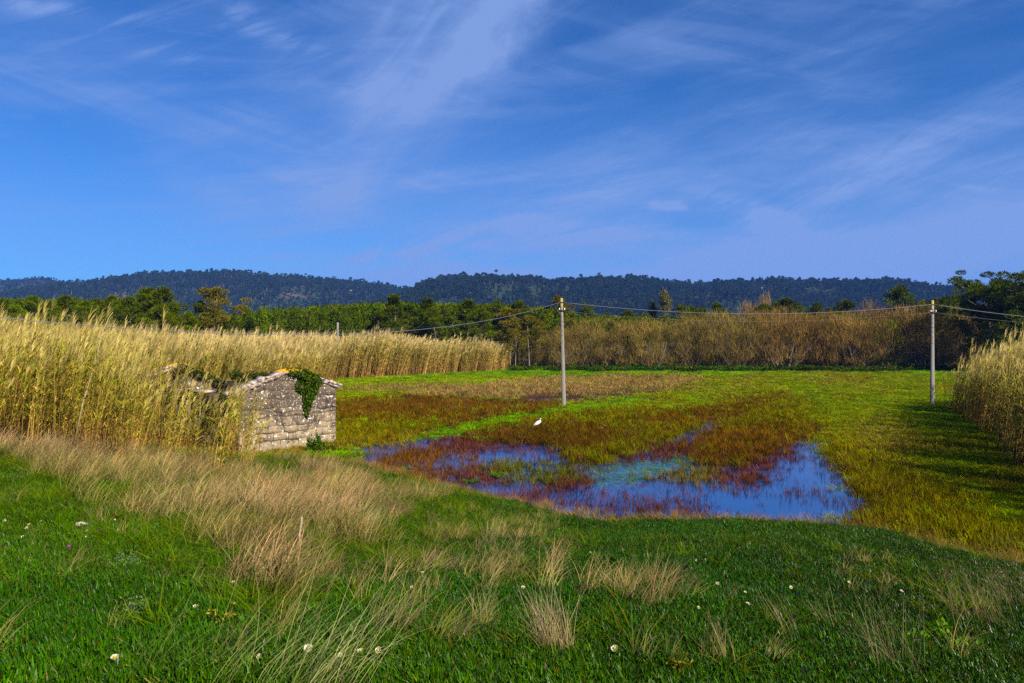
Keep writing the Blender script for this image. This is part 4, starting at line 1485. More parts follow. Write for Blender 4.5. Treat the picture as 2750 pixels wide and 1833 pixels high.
# rows of trees, each one a thing: (px, top y, depth, kind)
rows = [
    ('pines behind the near reed bed', 'dark green pine in the row behind the near reeds, %s from its outer end',
     [(-90, 775, 96, 'p'), (0, 782, 96, 'p'), (45, 800, 90, 'p'), (85, 775, 100, 'p'), (140, 790, 92, 'p'), (180, 775, 100, 'p'), (225, 792, 92, 'p'), (262, 785, 100, 'p'),
      (305, 775, 104, 'p'), (350, 778, 96, 'p'), (395, 752, 100, 'p'), (432, 748, 98, 'p'), (470, 795, 96, 'p'), (500, 820, 92, 'p'), (440, 800, 90, 'p')]),
    ('leafy trees behind the ruin', 'dense leafy tree in the dark row behind the ruin, %s from the lone pine',
     [(620, 838, 112, 'p'), (660, 808, 118, 'e'), (705, 806, 116, 'e'), (745, 812, 118, 'e'), (790, 808, 120, 'e'), (830, 822, 118, 'e'), (868, 815, 120, 'e'),
      (912, 808, 122, 'e'), (950, 826, 118, 'e'), (985, 815, 120, 'e'), (1015, 820, 122, 'p')]),
    ('pines beyond the reed bed', 'green pine in the belt above the pale reed bed, %s from the pointed feathery pine',
     [(1095, 800, 122, 'p'), (1140, 790, 126, 'n'), (1175, 812, 122, 'p'), (1215, 810, 124, 'p'), (1255, 795, 126, 'n'), (1290, 812, 122, 'p'), (1335, 792, 126, 'p'), (1370, 806, 124, 'b'),
      (1405, 790, 130, 'p'), (1445, 808, 132, 'o'), (1385, 850, 120, 'b'), (1420, 830, 122, 'b')]),
    ('pines over the bare thicket', 'dark pine showing above the bare thicket, %s from the first pole',
     [(1545, 826, 150, 'p'), (1600, 836, 150, 'p'), (1640, 826, 152, 'p'), (1690, 820, 150, 'p'), (1735, 826, 150, 'p'), (1835, 802, 146, 'p'), (1858, 806, 150, 'p'), (1888, 810, 144, 'p'),
      (1925, 796, 150, 'p'), (2050, 800, 136, 'p'), (2085, 796, 144, 'p'), (2110, 784, 148, 'p'), (2150, 806, 142, 'p'), (2190, 798, 146, 'p'), (2230, 812, 142, 'p'),
      (2272, 788, 148, 'p'), (2480, 790, 142, 'p'), (2520, 785, 140, 'p'), (2565, 778, 142, 'p')]),
]
for grp, lab, lst in rows:
    for i, (px_, ty_, d_, k_) in enumerate(lst):
        tree(px_, ty_ + 4, d_, k_, lab % ORD[i], grp, wide=tr.uniform(.95, 1.25))

# denser wood standing behind the first rows (far-off, reads as one mass)
def wood_protos():
    out = []
    for i in range(5):
        r = np.random.default_rng(500 + i)
        mb = MB()
        tube(mb, [(0, 0, -.2), (.1, 0, 5), (0, .1, 9.5)], [.16, .12, .03], n=5, col=(.16, .12, .09), cap=False)
        m = 1100
        k = r.integers(0, 16, m)
        cz = r.uniform(3.0, 9.6, 16)
        cr = (1 - np.abs(cz - 6) / 5.2) * 1.8 + .3
        ca = r.uniform(0, 6.28, 16)
        cen = np.stack([np.cos(ca) * cr, np.sin(ca) * cr, cz], 1)
        v = r.normal(size=(m, 3))
        v /= np.linalg.norm(v, axis=1)[:, None]
        P = cen[k] + v * r.uniform(.4, 1, (m, 1)) * np.array((1.1, 1.1, .8))
        kites(mb, P, v + np.array((0, 0, .6)), r.uniform(.3, .6, m), r.uniform(.14, .26, m), np.array((.075, .115, .010)) * r.uniform(.4, 1.6, (m, 1)), r)
        out.append(mb.mesh('wood_tree', M_leaf_inst))
    return out


WOODP = wood_protos()
r = np.random.default_rng(77)
N = 1500
yy = r.uniform(128, 215, N)
xx = yy * r.uniform(-.80, .80, N)
px = 1375 + FPX * xx / yy
top_y = np.interp(px, [-400, 0, 300, 430, 480, 640, 800, 1000, 1300, 1500, 1560, 1750, 1900, 2300, 2600, 2800], [790, 790, 795, 800, 850, 835, 815, 802, 806, 815, 838, 838, 850, 850, 815, 800])
top_y = top_y + r.uniform(0, 14, N)
topz = EYE + (HORIZON - top_y) * yy / FPX
keep = (px < 1800) | (yy > 145)
xx, yy, topz = xx[keep], yy[keep], topz[keep]
n = len(xx)
S = np.stack([topz / 10.6 * r.uniform(.8, 1.2, n), topz / 10.6 * r.uniform(.8, 1.2, n), topz / 10.6], 1)
tint = np.ones((n, 3)) * r.uniform(.7, 1.25, (n, 1)) * np.stack([r.uniform(.8, 1.4, n), np.ones(n), np.ones(n)], 1)
scatter('pine_wood', np.stack([xx, yy, xx * 0], 1), zrot(r, n, .03), S, tint, r.integers(0, 5, n), WOODP, 'dark pine wood massed behind the first trees', 'woodland')

# ------------------------------------------------------------------ leafless thicket shrubs along the far edge
def shrub_mesh(seed, col=(.235, .165, .052), H=8.5, W=3.4):
    r = np.random.default_rng(seed)
    tb = MB()
    ends = []
    for i in range(9):
        a = r.uniform(0, 6.28)
        limb(tb, r, (math.cos(a) * .6, math.sin(a) * .6, -.1), (math.cos(a) * .55, math.sin(a) * .55, 1), H * r.uniform(.40, .60), .07, 1, ends, .45, .4, 4)
    fb = MB()
    nl = 30                     # rounded masses of fine twigs
    la = r.uniform(0, 6.28, nl)
    lz = r.uniform(.12, .86, nl) * H
    lr = W * np.sqrt(np.clip(1 - ((lz / H - .42) / .60) ** 2, .05, 1)) * r.uniform(.35, .85, nl)
    LC = np.stack([np.cos(la) * lr, np.sin(la) * lr, lz], 1)
    LR = r.uniform(.8, 1.6, nl)
    m = 4600
    k = r.integers(0, nl, m)
    v = r.normal(size=(m, 3))
    v /= np.linalg.norm(v, axis=1)[:, None]
    base = LC[k] + v * LR[k, None] * r.uniform(.3, 1, (m, 1)) * np.array((1, 1, .9))
    base[:, 2] = np.clip(base[:, 2], .15, H * .97)
    tone = r.uniform(.5, 1.5, (m, 1)) * r.uniform(.8, 1.2, nl)[k][:, None]
    c = np.array(col) * tone
    gr = r.random(m) < .08
    c[gr] = np.array((.11, .12, .02)) * tone[gr]
    az = np.arctan2(base[:, 1], base[:, 0]) + r.normal(0, .8, m)
    blades(fb, base, az, np.abs(r.normal(.55, .35, m)), r.uniform(.35, .95, m), r.normal(0, .5, m), r.uniform(.02, .045, m), 2, c, c * 1.1, face=r.uniform(-1.5, 1.5, m))
    return tb.mesh('stems', M_bark), fb.mesh('twigs', M_twig)


SHR = [shrub_mesh(i) for i in range(4)] + [shrub_mesh(10 + i, col=(.27, .165, .058)) for i in range(3)] + [shrub_mesh(20, col=(.15, .145, .022))]
li = []
g_lab = 'leafless grey brown thicket shrub at the meadow edge, %s from the first pole going inward'
pxs = []
p_ = 1425
while p_ < 2700:
    pxs.append(p_)
    p_ += tr.uniform(34, 46)
cnt = 0
for row_, (dd, dtop, jit) in enumerate(((123, 0, 12), (131, -10, 16))):
    for i, q in enumerate(pxs):
        px_ = q + (20 if row_ else 0) + tr.uniform(-8, 8)
        d_ = dd + tr.uniform(-2.5, 2.5) + (4 if px_ < 1480 else 0)
        ty_ = float(np.interp(px_, [1400, 1480, 1560, 1700, 1780, 1815, 1900, 2200, 2350, 2500, 2580, 2660], [905, 872, 858, 852, 866, 838, 832, 838, 838, 822, 838, 880])) + tr.uniform(-7, jit + 6) + 7 * math.sin(px_ * .035)
        top = EYE + (HORIZON - (ty_ + dtop)) * d_ / FPX
        s = top / 8.5
        x = (px_ - 1375) * d_ / FPX
        e = empty('bare_shrub', (x, d_, 0), tr.uniform(0, 6.28))
        ws_ = s * tr.uniform(.85, 1.3)
        e.scale = (ws_, ws_, s)
        if row_ == 0:
            tag(e, 'leafless brown shrub in the meadow edge row, %s counted from first pole' % ORD[i], 'shrub', 'bare shrubs of the thicket')
        else:
            tag(e, 'leafless brown shrub behind the edge row, %s counted from first pole' % ORD[i], 'shrub', 'bare shrubs of the thicket')
        k = tr.randrange(4) if px_ < 2050 else 4 + tr.randrange(3)
        if px_ > 2590 or tr.random() < .06:
            k = 7
        obj('stems', SHR[k][0], e)
        obj('twigs', SHR[k][1], e)
# paler bare tree tops standing over the thicket
for (px_, ty_, lab) in ((2035, 778, 'tall thin reddish bare tree above the thicket middle'), (2010, 800, 'short reddish bare tree touching the tall bare one'),
                        (2335, 795, 'bare reddish treetop beside the big round pine'), (2375, 812, 'pale bare treetop just before the big round pine'), (2590, 812, 'tan bare treetop under the umbrella pines')):
    d_ = 140
    e = empty('bare_tree', ((px_ - 1375) * d_ / FPX, d_, 0), tr.uniform(0, 6))
    s = (EYE + (HORIZON - ty_) * d_ / FPX) / 8.5
    e.scale = (s * .62, s * .62, s)
    tag(e, lab, 'tree')
    obj('stems', SHR[5][0], e)
    obj('twigs', SHR[5][1], e)
# undergrowth along the foot of the thicket
r = np.random.default_rng(88)
N = 2600
px = r.uniform(1370, 2700, N)
yy = r.uniform(116, 124, N) - np.clip((px - 1450) / 120, 0, 1) * 0
yy = yy + 2.5 * vnoise(px * .02, px * 0, 4)
xx = (px - 1375) * yy / FPX
UG = []
for i in range(4):
    rr = np.random.default_rng(600 + i)
    mb = MB()
    m = 120
    v = rr.normal(size=(m, 3))
    v /= np.linalg.norm(v, axis=1)[:, None]
    v[:, 2] = abs(v[:, 2])
    kites(mb, v * rr.uniform(.3, 1, (m, 1)) * np.array((.6, .6, .6)), v, .22, .12, np.array((1, 1, 1)) * rr.uniform(.4, 1.6, (m, 1)), rr)
    UG.append(mb.mesh('undergrowth_clump', M_leaf_inst))
tn = np.where((r.random(N) < .5)[:, None], np.array((.045, .11, .010)), np.array((.075, .085, .015))) * r.uniform(.5, 1.3, (N, 1))
scatter('undergrowth', np.stack([xx, yy, xx * 0], 1), zrot(r, N, .1), r.uniform(.5, 1.5, N), tn, r.integers(0, 4, N), UG, 'dark green undergrowth along the foot of the thicket', 'undergrowth')

# small spiky plant in front of the thicket
cx_, cy_ = from_photo(1474, 985, .05)
r = np.random.default_rng(3)
e = empty('spiky_plant', (cx_, cy_, .05))
tag(e, 'small spiky leaved plant alone in front of the dark tree trunks', 'plant')
mb = MB()
tube(mb, [(0, 0, -.1), (.1, 0, 1.0), (.15, 0, 2.0)], [.22, .16, .1], n=7, col=(.16, .12, .08))
obj('stem', mb.mesh('stem', M_bark), e)
mb = MB()
for cz in (1.9, 1.2):
    n_ = 60
    blades(mb, np.tile((.12, 0, cz), (n_, 1)), r.uniform(0, 6.28, n_), r.uniform(.1, 1.2, n_), r.uniform(.9, 1.5, n_), r.uniform(.2, 1.2, n_), .09, 3, np.array((.05, .09, .02)) * r.uniform(.5, 1.6, (n_, 1)), np.array((.12, .17, .05)))
obj('leaf_rosette', mb.mesh('leaf_rosette', M_tree), e)

# ------------------------------------------------------------------ hills with far-off forest
HPROF = {
    'a': (2350, [(-900, 800), (-300, 770), (0, 758), (60, 762), (130, 760), (180, 765), (240, 780), (400, 800)], 14),
    'b': (1850, [(-300, 830), (100, 800), (230, 778), (300, 762), (400, 748), (470, 740), (560, 738), (630, 735), (700, 745), (800, 750), (900, 758), (980, 762), (1050, 775), (1110, 785), (1250, 800)], 14),
    'c': (1500, [(1000, 830), (1090, 800), (1120, 785), (1150, 765), (1200, 752), (1280, 748), (1350, 750), (1420, 752), (1470, 765), (1530, 762), (1600, 756), (1680, 758), (1760, 764), (1850, 768), (1950, 768), (2050, 762),
                 (2150, 764), (2300, 766), (2390, 764), (2440, 776), (2500, 780), (2560, 790), (2700, 812), (2900, 830), (3600, 850)], 14),
}


def hill_mat():
    def fn(t, p):
        n = t.noise(p, .012, 6, .6)
        c = t.mix(t.ramp(n, .56, .64), (.022, .036, .012), (.10, .060, .040))
        return c
    return surf_mat('hill_soil', fn, rough=.95, spec=.05)


M_hill = hill_mat()
HT = []
far_pts, far_s = [], []
r = np.random.default_rng(123)


def hill_z(key, px, t_):
    """height of a hill at photo column px and 0..1 from its foot to its crest"""
    D, prof, th = HPROF[key]
    P = np.array(prof, float)
    y = np.interp(px, P[:, 0], P[:, 1])
    crest = EYE + (HORIZON - y) * D / FPX - 6
    spur = 1 + .30 * fbm(px * .006, t_ * 2.2, 4, 7) * np.sin(np.pi * t_)
    return np.maximum(crest * np.sin(np.clip(t_, 0, 1.0) * np.pi / 2) ** 1.15 * spur, 0) * (t_ <= 1) + (crest * (1 - (t_ - 1) * 1.6)) * (t_ > 1)


for key, lab in (('a', 'farthest low blue hill'), ('b', 'long blue wooded hill'), ('c', 'nearest wooded blue ridge')):
    D, prof, th = HPROF[key]
    P = np.array(prof, float)
    pxs_ = np.linspace(P[0, 0], P[-1, 0], 170)
    ts = np.concatenate([np.linspace(0, 1, 22), [1.2, 1.6]])
    PX, TT = np.meshgrid(pxs_, ts)
    depth = D - 520 * (1 - TT)
    X = (PX - 1375) * D / FPX
    Z = hill_z(key, PX, TT) - 1.0
    nyy, nxx = PX.shape
    ii = np.arange(nxx * nyy).reshape(nyy, nxx)
    q = np.stack([ii[:-1, :-1], ii[:-1, 1:], ii[1:, 1:], ii[1:, :-1]], -1).reshape(-1, 4)
    ho = obj('hill', MB().add(np.stack([X.ravel(), depth.ravel(), Z.ravel()], 1), quads=q).mesh('hill', M_hill, True))
    tag(ho, lab, kind='structure')
    N = {'a': 5200, 'b': 15000, 'c': 22000}[key]
    px = r.uniform(max(P[0, 0], -250), min(P[-1, 0], 3000), N)
    tt = np.concatenate([r.uniform(.12, 1.02, N - N // 7), r.uniform(.97, 1.03, N // 7)])
    cl = fbm(px * .010, tt * 5, 3, 17)
    bare = (cl > .22) & (tt < .93)
    skyl = (tt > .965) & (vnoise(px * .03, tt * 0, 9) > .35) & (r.random(N) < .7)
    ok = ~(bare & (r.random(N) < .72)) & ~skyl
    px, tt = px[ok], tt[ok]
    z = hill_z(key, px, tt) - 1.0
    x = (px - 1375) * D / FPX
    y = D - 520 * (1 - tt)
    far_pts.append(np.stack([x, y, z], 1))
    far_s.append(r.uniform(.6, 1.35, len(x)) * np.where(tt > .96, r.uniform(.6, 1.5, len(x)), 1.0))
fp = np.concatenate(far_pts)
fs = np.concatenate(far_s)
FT = []
for i in range(6):
    rr = np.random.default_rng(700 + i)
    mb = MB()
    H = 10.5
    tube(mb, [(0, 0, -1), (.2, 0, H * .5), (0, 0, H * .9)], [.35, .25, .1], n=3, col=(.20, .16, .14), cap=False)
    nl = 9
    lo = .45 if i % 2 else .15
    cz = rr.uniform(lo, 1, nl) * H
    ca = rr.uniform(0, 6.28, nl)
    cr = rr.uniform(.3, 2.3, nl) * (1.25 - .6 * cz / H)
    for j in range(nl):
        m = 26
        v = rr.normal(size=(m, 3))
        v /= np.linalg.norm(v, axis=1)[:, None]
        Pp = np.array((math.cos(ca[j]) * cr[j], math.sin(ca[j]) * cr[j], cz[j])) + v * rr.uniform(.4, 1, (m, 1)) * np.array((1.7, 1.7, 1.1))
        kites(mb, Pp, v + np.array((0, 0, .5)), 1.3, .8, np.array((.026, .044, .013)) * rr.uniform(.6, 1.4, (m, 1)), rr)
    FT.append(mb.mesh('hill_tree', M_leaf_inst))
n = len(fp)
scatter('hill_forest', fp, zrot(r, n, .03), np.stack([fs * r.uniform(.8, 1.2, n), fs, fs * r.uniform(.8, 1.2, n)], 1), np.ones((n, 3)) * r.uniform(.8, 1.2, (n, 1)), r.integers(0, 6, n), FT,
        'dark forest covering the far hills with a ragged skyline', 'forest')
# pale rock outcrops in the clearings
N = 160
cpx = np.concatenate([r.normal(485, 22, 40), r.normal(965, 25, 25), r.normal(1180, 25, 15), r.normal(1550, 40, 25), r.normal(1980, 60, 45), r.normal(2240, 60, 10)])
ckey = ['b'] * 65 + ['c'] * 95
ctt = np.concatenate([r.normal(.90, .03, 40), r.normal(.62, .05, 25), r.normal(.80, .05, 15), r.normal(.86, .05, 25), r.normal(.72, .08, 45), r.normal(.7, .1, 10)])
RP = []
for a_, k_, t_ in zip(cpx, ckey, ctt):
    D = HPROF[k_][0]
    RP.append(((a_ - 1375) * D / FPX, D - 520 * (1 - t_), float(hill_z(k_, np.array([a_]), np.array([t_]))[0]) - .5))
RM = []
for i in range(3):
    rr = np.random.default_rng(40 + i)
    mb = MB()
    tube(mb, [(-1.5, 0, 0), (-.9, .3, .6), (.4, -.2, .8), (1.5, 0, 0)], [.3, 1.5, 1.3, .3], n=6, col=(.34, .26, .24))
    RM.append(mb.mesh('outcrop', M_leaf_inst))
scatter('rock_outcrops', np.array(RP), zrot(r, N, .2), r.uniform(.5, 1.6, N), np.ones((N, 3)) * .8, r.integers(0, 3, N), RM, 'pale rocks scattered over the clearings of the far hills', 'rocks')
# the tiny white house in the clearing
D = HPROF['b'][0]
hx_, ht_ = (528 - 1375) * D / FPX, .93
hz_ = float(hill_z('b', np.array([528.]), np.array([ht_]))[0]) - 1
e = empty('white_house', (hx_, D - 520 * (1 - ht_), hz_ + 7))
tag(e, 'tiny white house high in the reddish clearing of the wooded hill', 'house')
M_white = surf_mat('white_render', lambda t, p: t.mix(t.noise(p, 1, 2), (.78, .77, .74), (.82, .81, .79)), rough=.8)
M_rtile = surf_mat('red_roof', lambda t, p: t.mix(t.noise(p, 1, 2), (.28, .10, .06), (.36, .15, .09)), rough=.8)
mb = MB()
box(mb, -3, 3, -2.5, 2.5, -7, 3.2)
obj('wall', mb.mesh('wall', M_white), e)
mb = MB().add([(-3.3, -2.9, 3.2), (3.3, -2.9, 3.2), (3.3, 2.9, 3.2), (-3.3, 2.9, 3.2), (-3.3, 0, 4.7), (3.3, 0, 4.7)], quads=[(0, 1, 5, 4), (3, 4, 5, 2)], tris=[(0, 4, 3), (1, 2, 5)])
obj('roof', mb.mesh('roof', M_rtile), e)

# ------------------------------------------------------------------ birds
M_egret = surf_mat('white_feather', lambda t, p: t.mix(t.noise(p, 30, 4), (.74, .74, .72), (.84, .84, .82)), rough=.7)
M_beak = surf_mat('dark_beak', lambda t, p: t.mix(t.noise(p, 30, 2), (.03, .03, .03), (.05, .045, .03)), rough=.4)
ex, ey = from_photo(1444, 1152, .05)
e = empty('egret', (ex, ey, .05))
tag(e, 'white egret standing in the brown marsh plants below the first pole', 'bird')
mb = MB()
body = [(-.30, 0, .17), (-.24, 0, .21), (-.14, 0, .29), (-.02, 0, .37), (.08, 0, .43), (.14, 0, .47), (.165, 0, .51), (.15, 0, .55), (.13, 0, .585), (.145, 0, .62), (.18, 0, .635), (.21, 0, .63)]
tube(mb, body, [.008, .035, .085, .11, .095, .06, .035, .026, .024, .030, .032, .014], n=12, squash=.85)
obj('body', mb.mesh('body', M_egret, True), e)
mb = MB()
tube(mb, [(.205, 0, .63), (.25, 0, .622), (.295, 0, .612)], [.011, .007, .002], n=6)
obj('beak', mb.mesh('beak', M_beak), e)
for sy in (-.03, .03):
    mb = MB()
    tube(mb, [(-.03, sy, .33), (.01, sy, .18), (-.01, sy, .0), (.0, sy, -.05)], [.014, .007, .006, .006], n=5)
    obj('leg', mb.mesh('leg', M_beak), e)
mb = MB()
for sy in (-1, 1):
    V = [(.08, sy * .088, .44), (-.02, sy * .115, .42), (-.16, sy * .09, .31), (-.29, sy * .03, .18), (-.16, sy * .080, .24), (0, sy * .10, .31)]
    mb.add(V, quads=[(0, 1, 2, 5), (2, 3, 4, 5)])
obj('wing', mb.mesh('wing', M_egret), e)

M_duckb = surf_mat('grey_duck', lambda t, p: t.mix(t.noise(p, 30, 4), (.10, .08, .06), (.24, .20, .17)), rough=.7)
M_duckh = surf_mat('green_head', lambda t, p: t.mix(t.noise(p, 30, 2), (.005, .05, .02), (.01, .08, .035)), rough=.35)
ex, ey = from_photo(1611, 1155, .05)
e = empty('duck', (ex, ey, .02))
tag(e, 'grey duck with a dark green head half hidden in the marsh plants', 'bird')
mb = MB()
tube(mb, [(-.27, 0, .18), (-.22, 0, .15), (-.1, 0, .13), (.05, 0, .14), (.15, 0, .17), (.19, 0, .22)], [.01, .05, .10, .105, .075, .035], n=10)
obj('body', mb.mesh('body', M_duckb, True), e)
mb = MB()
tube(mb, [(.18, 0, .20), (.195, 0, .26), (.21, 0, .32), (.235, 0, .345), (.26, 0, .34)], [.034, .032, .040, .038, .015], n=8)
obj('head', mb.mesh('head', M_duckh, True), e)
mb = MB()
tube(mb, [(.262, 0, .338), (.30, 0, .33), (.325, 0, .325)], [.014, .012, .006], n=6)
obj('beak', mb.mesh('beak', surf_mat('yellow_beak', lambda t, p: t.mix(t.noise(p, 9, 2), (.5, .35, .05), (.55, .4, .07)))), e)

# ------------------------------------------------------------------ things on the bank
def on_ground(px, py, lift=0.0):
    """where the ray through that point of the photograph meets the ground"""
    ds = np.linspace(4, 60, 1400)
    x = (px - 1375) * ds / FPX
    z = EYE - (py - HORIZON) * ds / FPX
    g_ = land(x, ds) + lift
    k = int(np.argmax(z < g_))
    return float(x[k]), float(ds[k]), float(land(x[k:k + 1], ds[k:k + 1])[0])


M_petal = plant_mat('petals', trans=.3, rand=.05)


def flower_mesh(seed, petal, centre, D=.036):
    r = np.random.default_rng(seed)
    mb = MB()
    n_ = 42
    az = np.arange(n_) / n_ * 2 * np.pi + r.normal(0, .05, n_)
    base = np.stack([np.cos(az) * .007, np.sin(az) * .007, np.zeros(n_)], 1)
    c = np.array(petal) * r.uniform(.85, 1.1, (n_, 1))
    blades(mb, base, az, np.where(np.arange(n_) % 2, .75, 1.05) + r.normal(0, .08, n_), D * .5 * r.uniform(.9, 1.1, n_), .25, .012, 3, c * np.array(centre) ** .3, c, tip=.5)
    cm = MB()
    tube(cm, [(0, 0, -.004), (0, 0, .008), (0, 0, .014)], [.007, .009, .005], n=8, col=centre)
    sm = MB()
    tube(sm, [(0, 0, -.12), (.004, 0, -.05), (0, 0, 0)], [.006, .007, .012], n=6, col=(.06, .14, .02))
    return mb.mesh('petals', M_petal), cm.mesh('flower_centre', M_petal), sm.mesh('stalk', M_petal)


FW = [flower_mesh(i, (.80, .79, .62), (.75, .55, .08)) for i in range(3)]
FP = flower_mesh(9, (.52, .015, .36), (.80, .72, .30), D=.055)
fl = random.Random(4)


def flower(px, py, ms, label, s=1.0, cat='flower', group='white ice plant flowers', up=.10):
    x, y, z = on_ground(px, py, up * .8)
    e = empty('ice_plant_flower', (x, y, z + up), fl.uniform(0, 6.28))
    e.rotation_euler = (R(28) + fl.uniform(-.3, .3), fl.uniform(-.3, .3), fl.uniform(-.6, .6))
    e.scale = (s, s, s)
    tag(e, label, cat, group)
    for nm, mm in zip(('petals', 'flower_centre', 'stalk'), ms):
        obj(nm, mm, e)


flower(186, 1473, FP, 'single magenta ice plant flower with a pale centre', 1.1, group=None)
WH = [(13, 1404, 1.0, 'white flower farthest out on the near bank, cut off from the others'),
      (78, 1413, 1.15, 'large white flower, upper one of the touching pair'),
      (72, 1422, 1.0, 'white flower just below the large one of the touching pair'),
      (110, 1404, .9, 'white flower under the arching green grass blades'),
      (61, 1446, 1.0, 'white flower at the root of the arching green grass'),
      (234, 1429, .9, 'white flower at the foot of the pale stones'),
      (233, 1446, 1.05, 'white flower directly above and inward of the magenta flower'),
      (308, 1399, .8, 'small white flower highest up the bank near dry grass'),
      (317, 1427, 1.05, 'white flower between the pale stones and the dry grass'),
      (457, 1510, .95, 'white flower alone at the lower edge of the dry grass'),
      (627, 1570, .95, 'white flower under the first loose tan tufts'),
      (525, 1635, 1.0, 'yellowish white flower alone in the dark green carpet', ),
      (308, 1774, 1.1, 'white flower pair head among green blades at the frame bottom'),
      (697, 1771, .9, 'small white flower left of the big bottom flower head'),
      (828, 1752, 1.35, 'largest cream flower tangled in long pale grass stalks'),
      (968, 1759, 1.0, 'round white bud flower, first of the three at the bottom'),
      (1016, 1756, 1.1, 'white double flower, last of the three at the bottom'),
      (913, 1770, .8, 'small white flower, lowest of the group at the bottom'),
      (1502, 1423, .9, 'white flower nearest to the flooded field'),
      (1585, 1488, 1.0, 'white flower standing clear of the middle dry tufts'),
      (1106, 1582, .8, 'tiny white flower inside the thin middle tufts'),
      (1135, 1541, .7, 'tiny white flower at the top of the thin middle tufts'),
      (1405, 1582, 1.0, 'cream flower between two leaning straw tufts'),
      (1651, 1749, 1.3, 'pale yellow seed head flower on a tall stalk at the bottom'),
      (1871, 1508, .8, 'small white flower, upper of the close pair on the open carpet'),
      (1895, 1506, .7, 'smaller white flower beside the upper close pair'),
      (1928, 1572, 1.1, 'bright white flower leaning on a long bent stalk'),
      (1986, 1475, .8, 'small white flower just under the pool corner'),
      (2008, 1628, 1.1, 'large white flower alone in the middle of the open carpet'),
      (1875, 1638, .7, 'tiny white flower lowest on the open carpet'),
      (2001, 1596, .7, 'tiny white flower just above the large one'),
      (2124, 1582, 1.0, 'white flower halfway across the open carpet'),
      (2280, 1568, .95, 'white flower with a drooping petal on the open carpet'),
      (2421, 1592, 1.0, 'creamy flower farthest along the open carpet'),
      (2204, 1507, .7, 'tiny white flower high on the open carpet'),
      (2502, 1477, .8, 'small white flower by the olive meadow edge'),
      (2519, 1546, .8, 'small pinkish white flower near the leaning dark stalks')]
for it in WH:
    flower(it[0], it[1], FW[fl.randrange(3)], it[3], it[2])

# individual grass tufts that stand out
def tuft(px, py, h, n_, label, seed, az=0.2, spread=.7, lean=.3, curve=.6, c0=(.20, .19, .05), c1=(.50, .41, .20), wd=.0048, rad=.10):
    r = np.random.default_rng(seed)
    n_ = int(n_ * (.95 if seed not in (12, 13, 14) else .5))
    h, wd = h * .80, wd * .9
    curve = curve + .25
    x, y, z = on_ground(px, py)
    mb = MB()
    a = r.uniform(0, 6.28, n_)
    d = rad * np.sqrt(r.random(n_))
    base = np.stack([np.cos(a) * d, np.sin(a) * d, np.zeros(n_) - .02], 1)
    k = r.uniform(.65, 1.3, (n_, 1))
    blades(mb, base, r.normal(az, spread, n_), np.abs(r.normal(lean, .18, n_)), h * r.uniform(.55, 1.1, n_), r.normal(curve, .5, n_), wd * r.uniform(.6, 1.3, n_), 6, np.array(c0) * k, np.array(c1) * k, face=r.uniform(-.8, .8, n_))
    o = obj('grass_tuft', mb.mesh('grass_tuft', M_tuft), loc=(x, y, z))
    tag(o, label, 'grass tuft', 'single grass tufts standing on the bank')


tuft(1312, 1470, .95, 110, 'yellow green bright tuft standing alone below the reddish stems', 1, az=.3, spread=1.2, c0=(.17, .18, .04), c1=(.50, .47, .22))
tuft(985, 1425, .95, 140, 'pale cream tuft at the tip of the dry grass sweep', 2, az=.2, c1=(.62, .52, .28), rad=.18)
tuft(1180, 1460, .75, 100, 'brown rounded tuft between the cream tuft and the yellow green one', 3, az=.1, spread=1.1, c1=(.42, .30, .15), rad=.3)
tuft(1235, 1450, .6, 80, 'loose brown tuft touching the yellow green bright tuft', 4, az=.1, spread=1.0, c1=(.42, .31, .16), rad=.2)
tuft(1430, 1470, .45, 30, 'little green tuft bending beside the yellow green bright tuft', 5, az=.2, c1=(.30, .32, .10))
tuft(1660, 1600, .8, 60, 'open fan of thin tan stalks in the middle carpet', 6, az=1.2, spread=1.4, c1=(.36, .27, .13), rad=.25)
tuft(1720, 1590, .75, 50, 'brown fan of stalks leaning over its neighbour fan', 7, az=.6, spread=1.2, c1=(.34, .25, .12), rad=.2)
tuft(1500, 1760, .85, 120, 'thick straight straw tuft low in the middle of the carpet', 8, az=2.4, spread=.7, lean=.28, curve=.15, c0=(.30, .22, .11), c1=(.52, .40, .24), rad=.14)
tuft(1290, 1690, .7, 60, 'straw tuft of crossing blades uphill of the thick straight tuft', 9, az=.5, spread=1.2, c1=(.46, .36, .19))
tuft(1040, 1700, .8, 90, 'wide tan tuft blown sideways over the carpet', 10, az=.2, spread=.6, lean=.5, c1=(.50, .40, .22), rad=.25)
tuft(1180, 1730, .7, 80, 'tan tuft bending hard beside the wide blown tuft', 11, az=.15, spread=.5, lean=.6, c1=(.50, .38, .20), rad=.22)
tuft(700, 1840, .95, 120, 'long pale arching stalks at the lowest edge of the bank', 12, az=.35, spread=.35, lean=.55, curve=.5, c0=(.16, .20, .04), c1=(.55, .55, .25), rad=.35)
tuft(480, 1800, .85, 90, 'green arching stalks beside the long pale ones', 13, az=.3, spread=.4, lean=.6, c0=(.10, .16, .03), c1=(.34, .40, .12), rad=.35)
tuft(850, 1860, 1.0, 110, 'cream stalks leaning across the largest cream flower', 14, az=.4, spread=.35, lean=.5, curve=.4, c0=(.22, .22, .06), c1=(.60, .55, .28), rad=.3)
tuft(60, 1455, .55, 40, 'curved green blades arching over the white flower pair', 15, az=.1, spread=.25, lean=.5, curve=1.1, c0=(.10, .16, .03), c1=(.32, .38, .10), rad=.08)
tuft(2230, 1690, .75, 26, 'straw stalks leaning backward on the open carpet', 16, az=2.5, spread=.3, lean=.35, curve=.1, c1=(.42, .34, .18))
tuft(2130, 1720, .8, 22, 'thin leaning stalks just before the leafy weed', 17, az=2.4, spread=.35, lean=.4, curve=.2, c1=(.40, .32, .17))
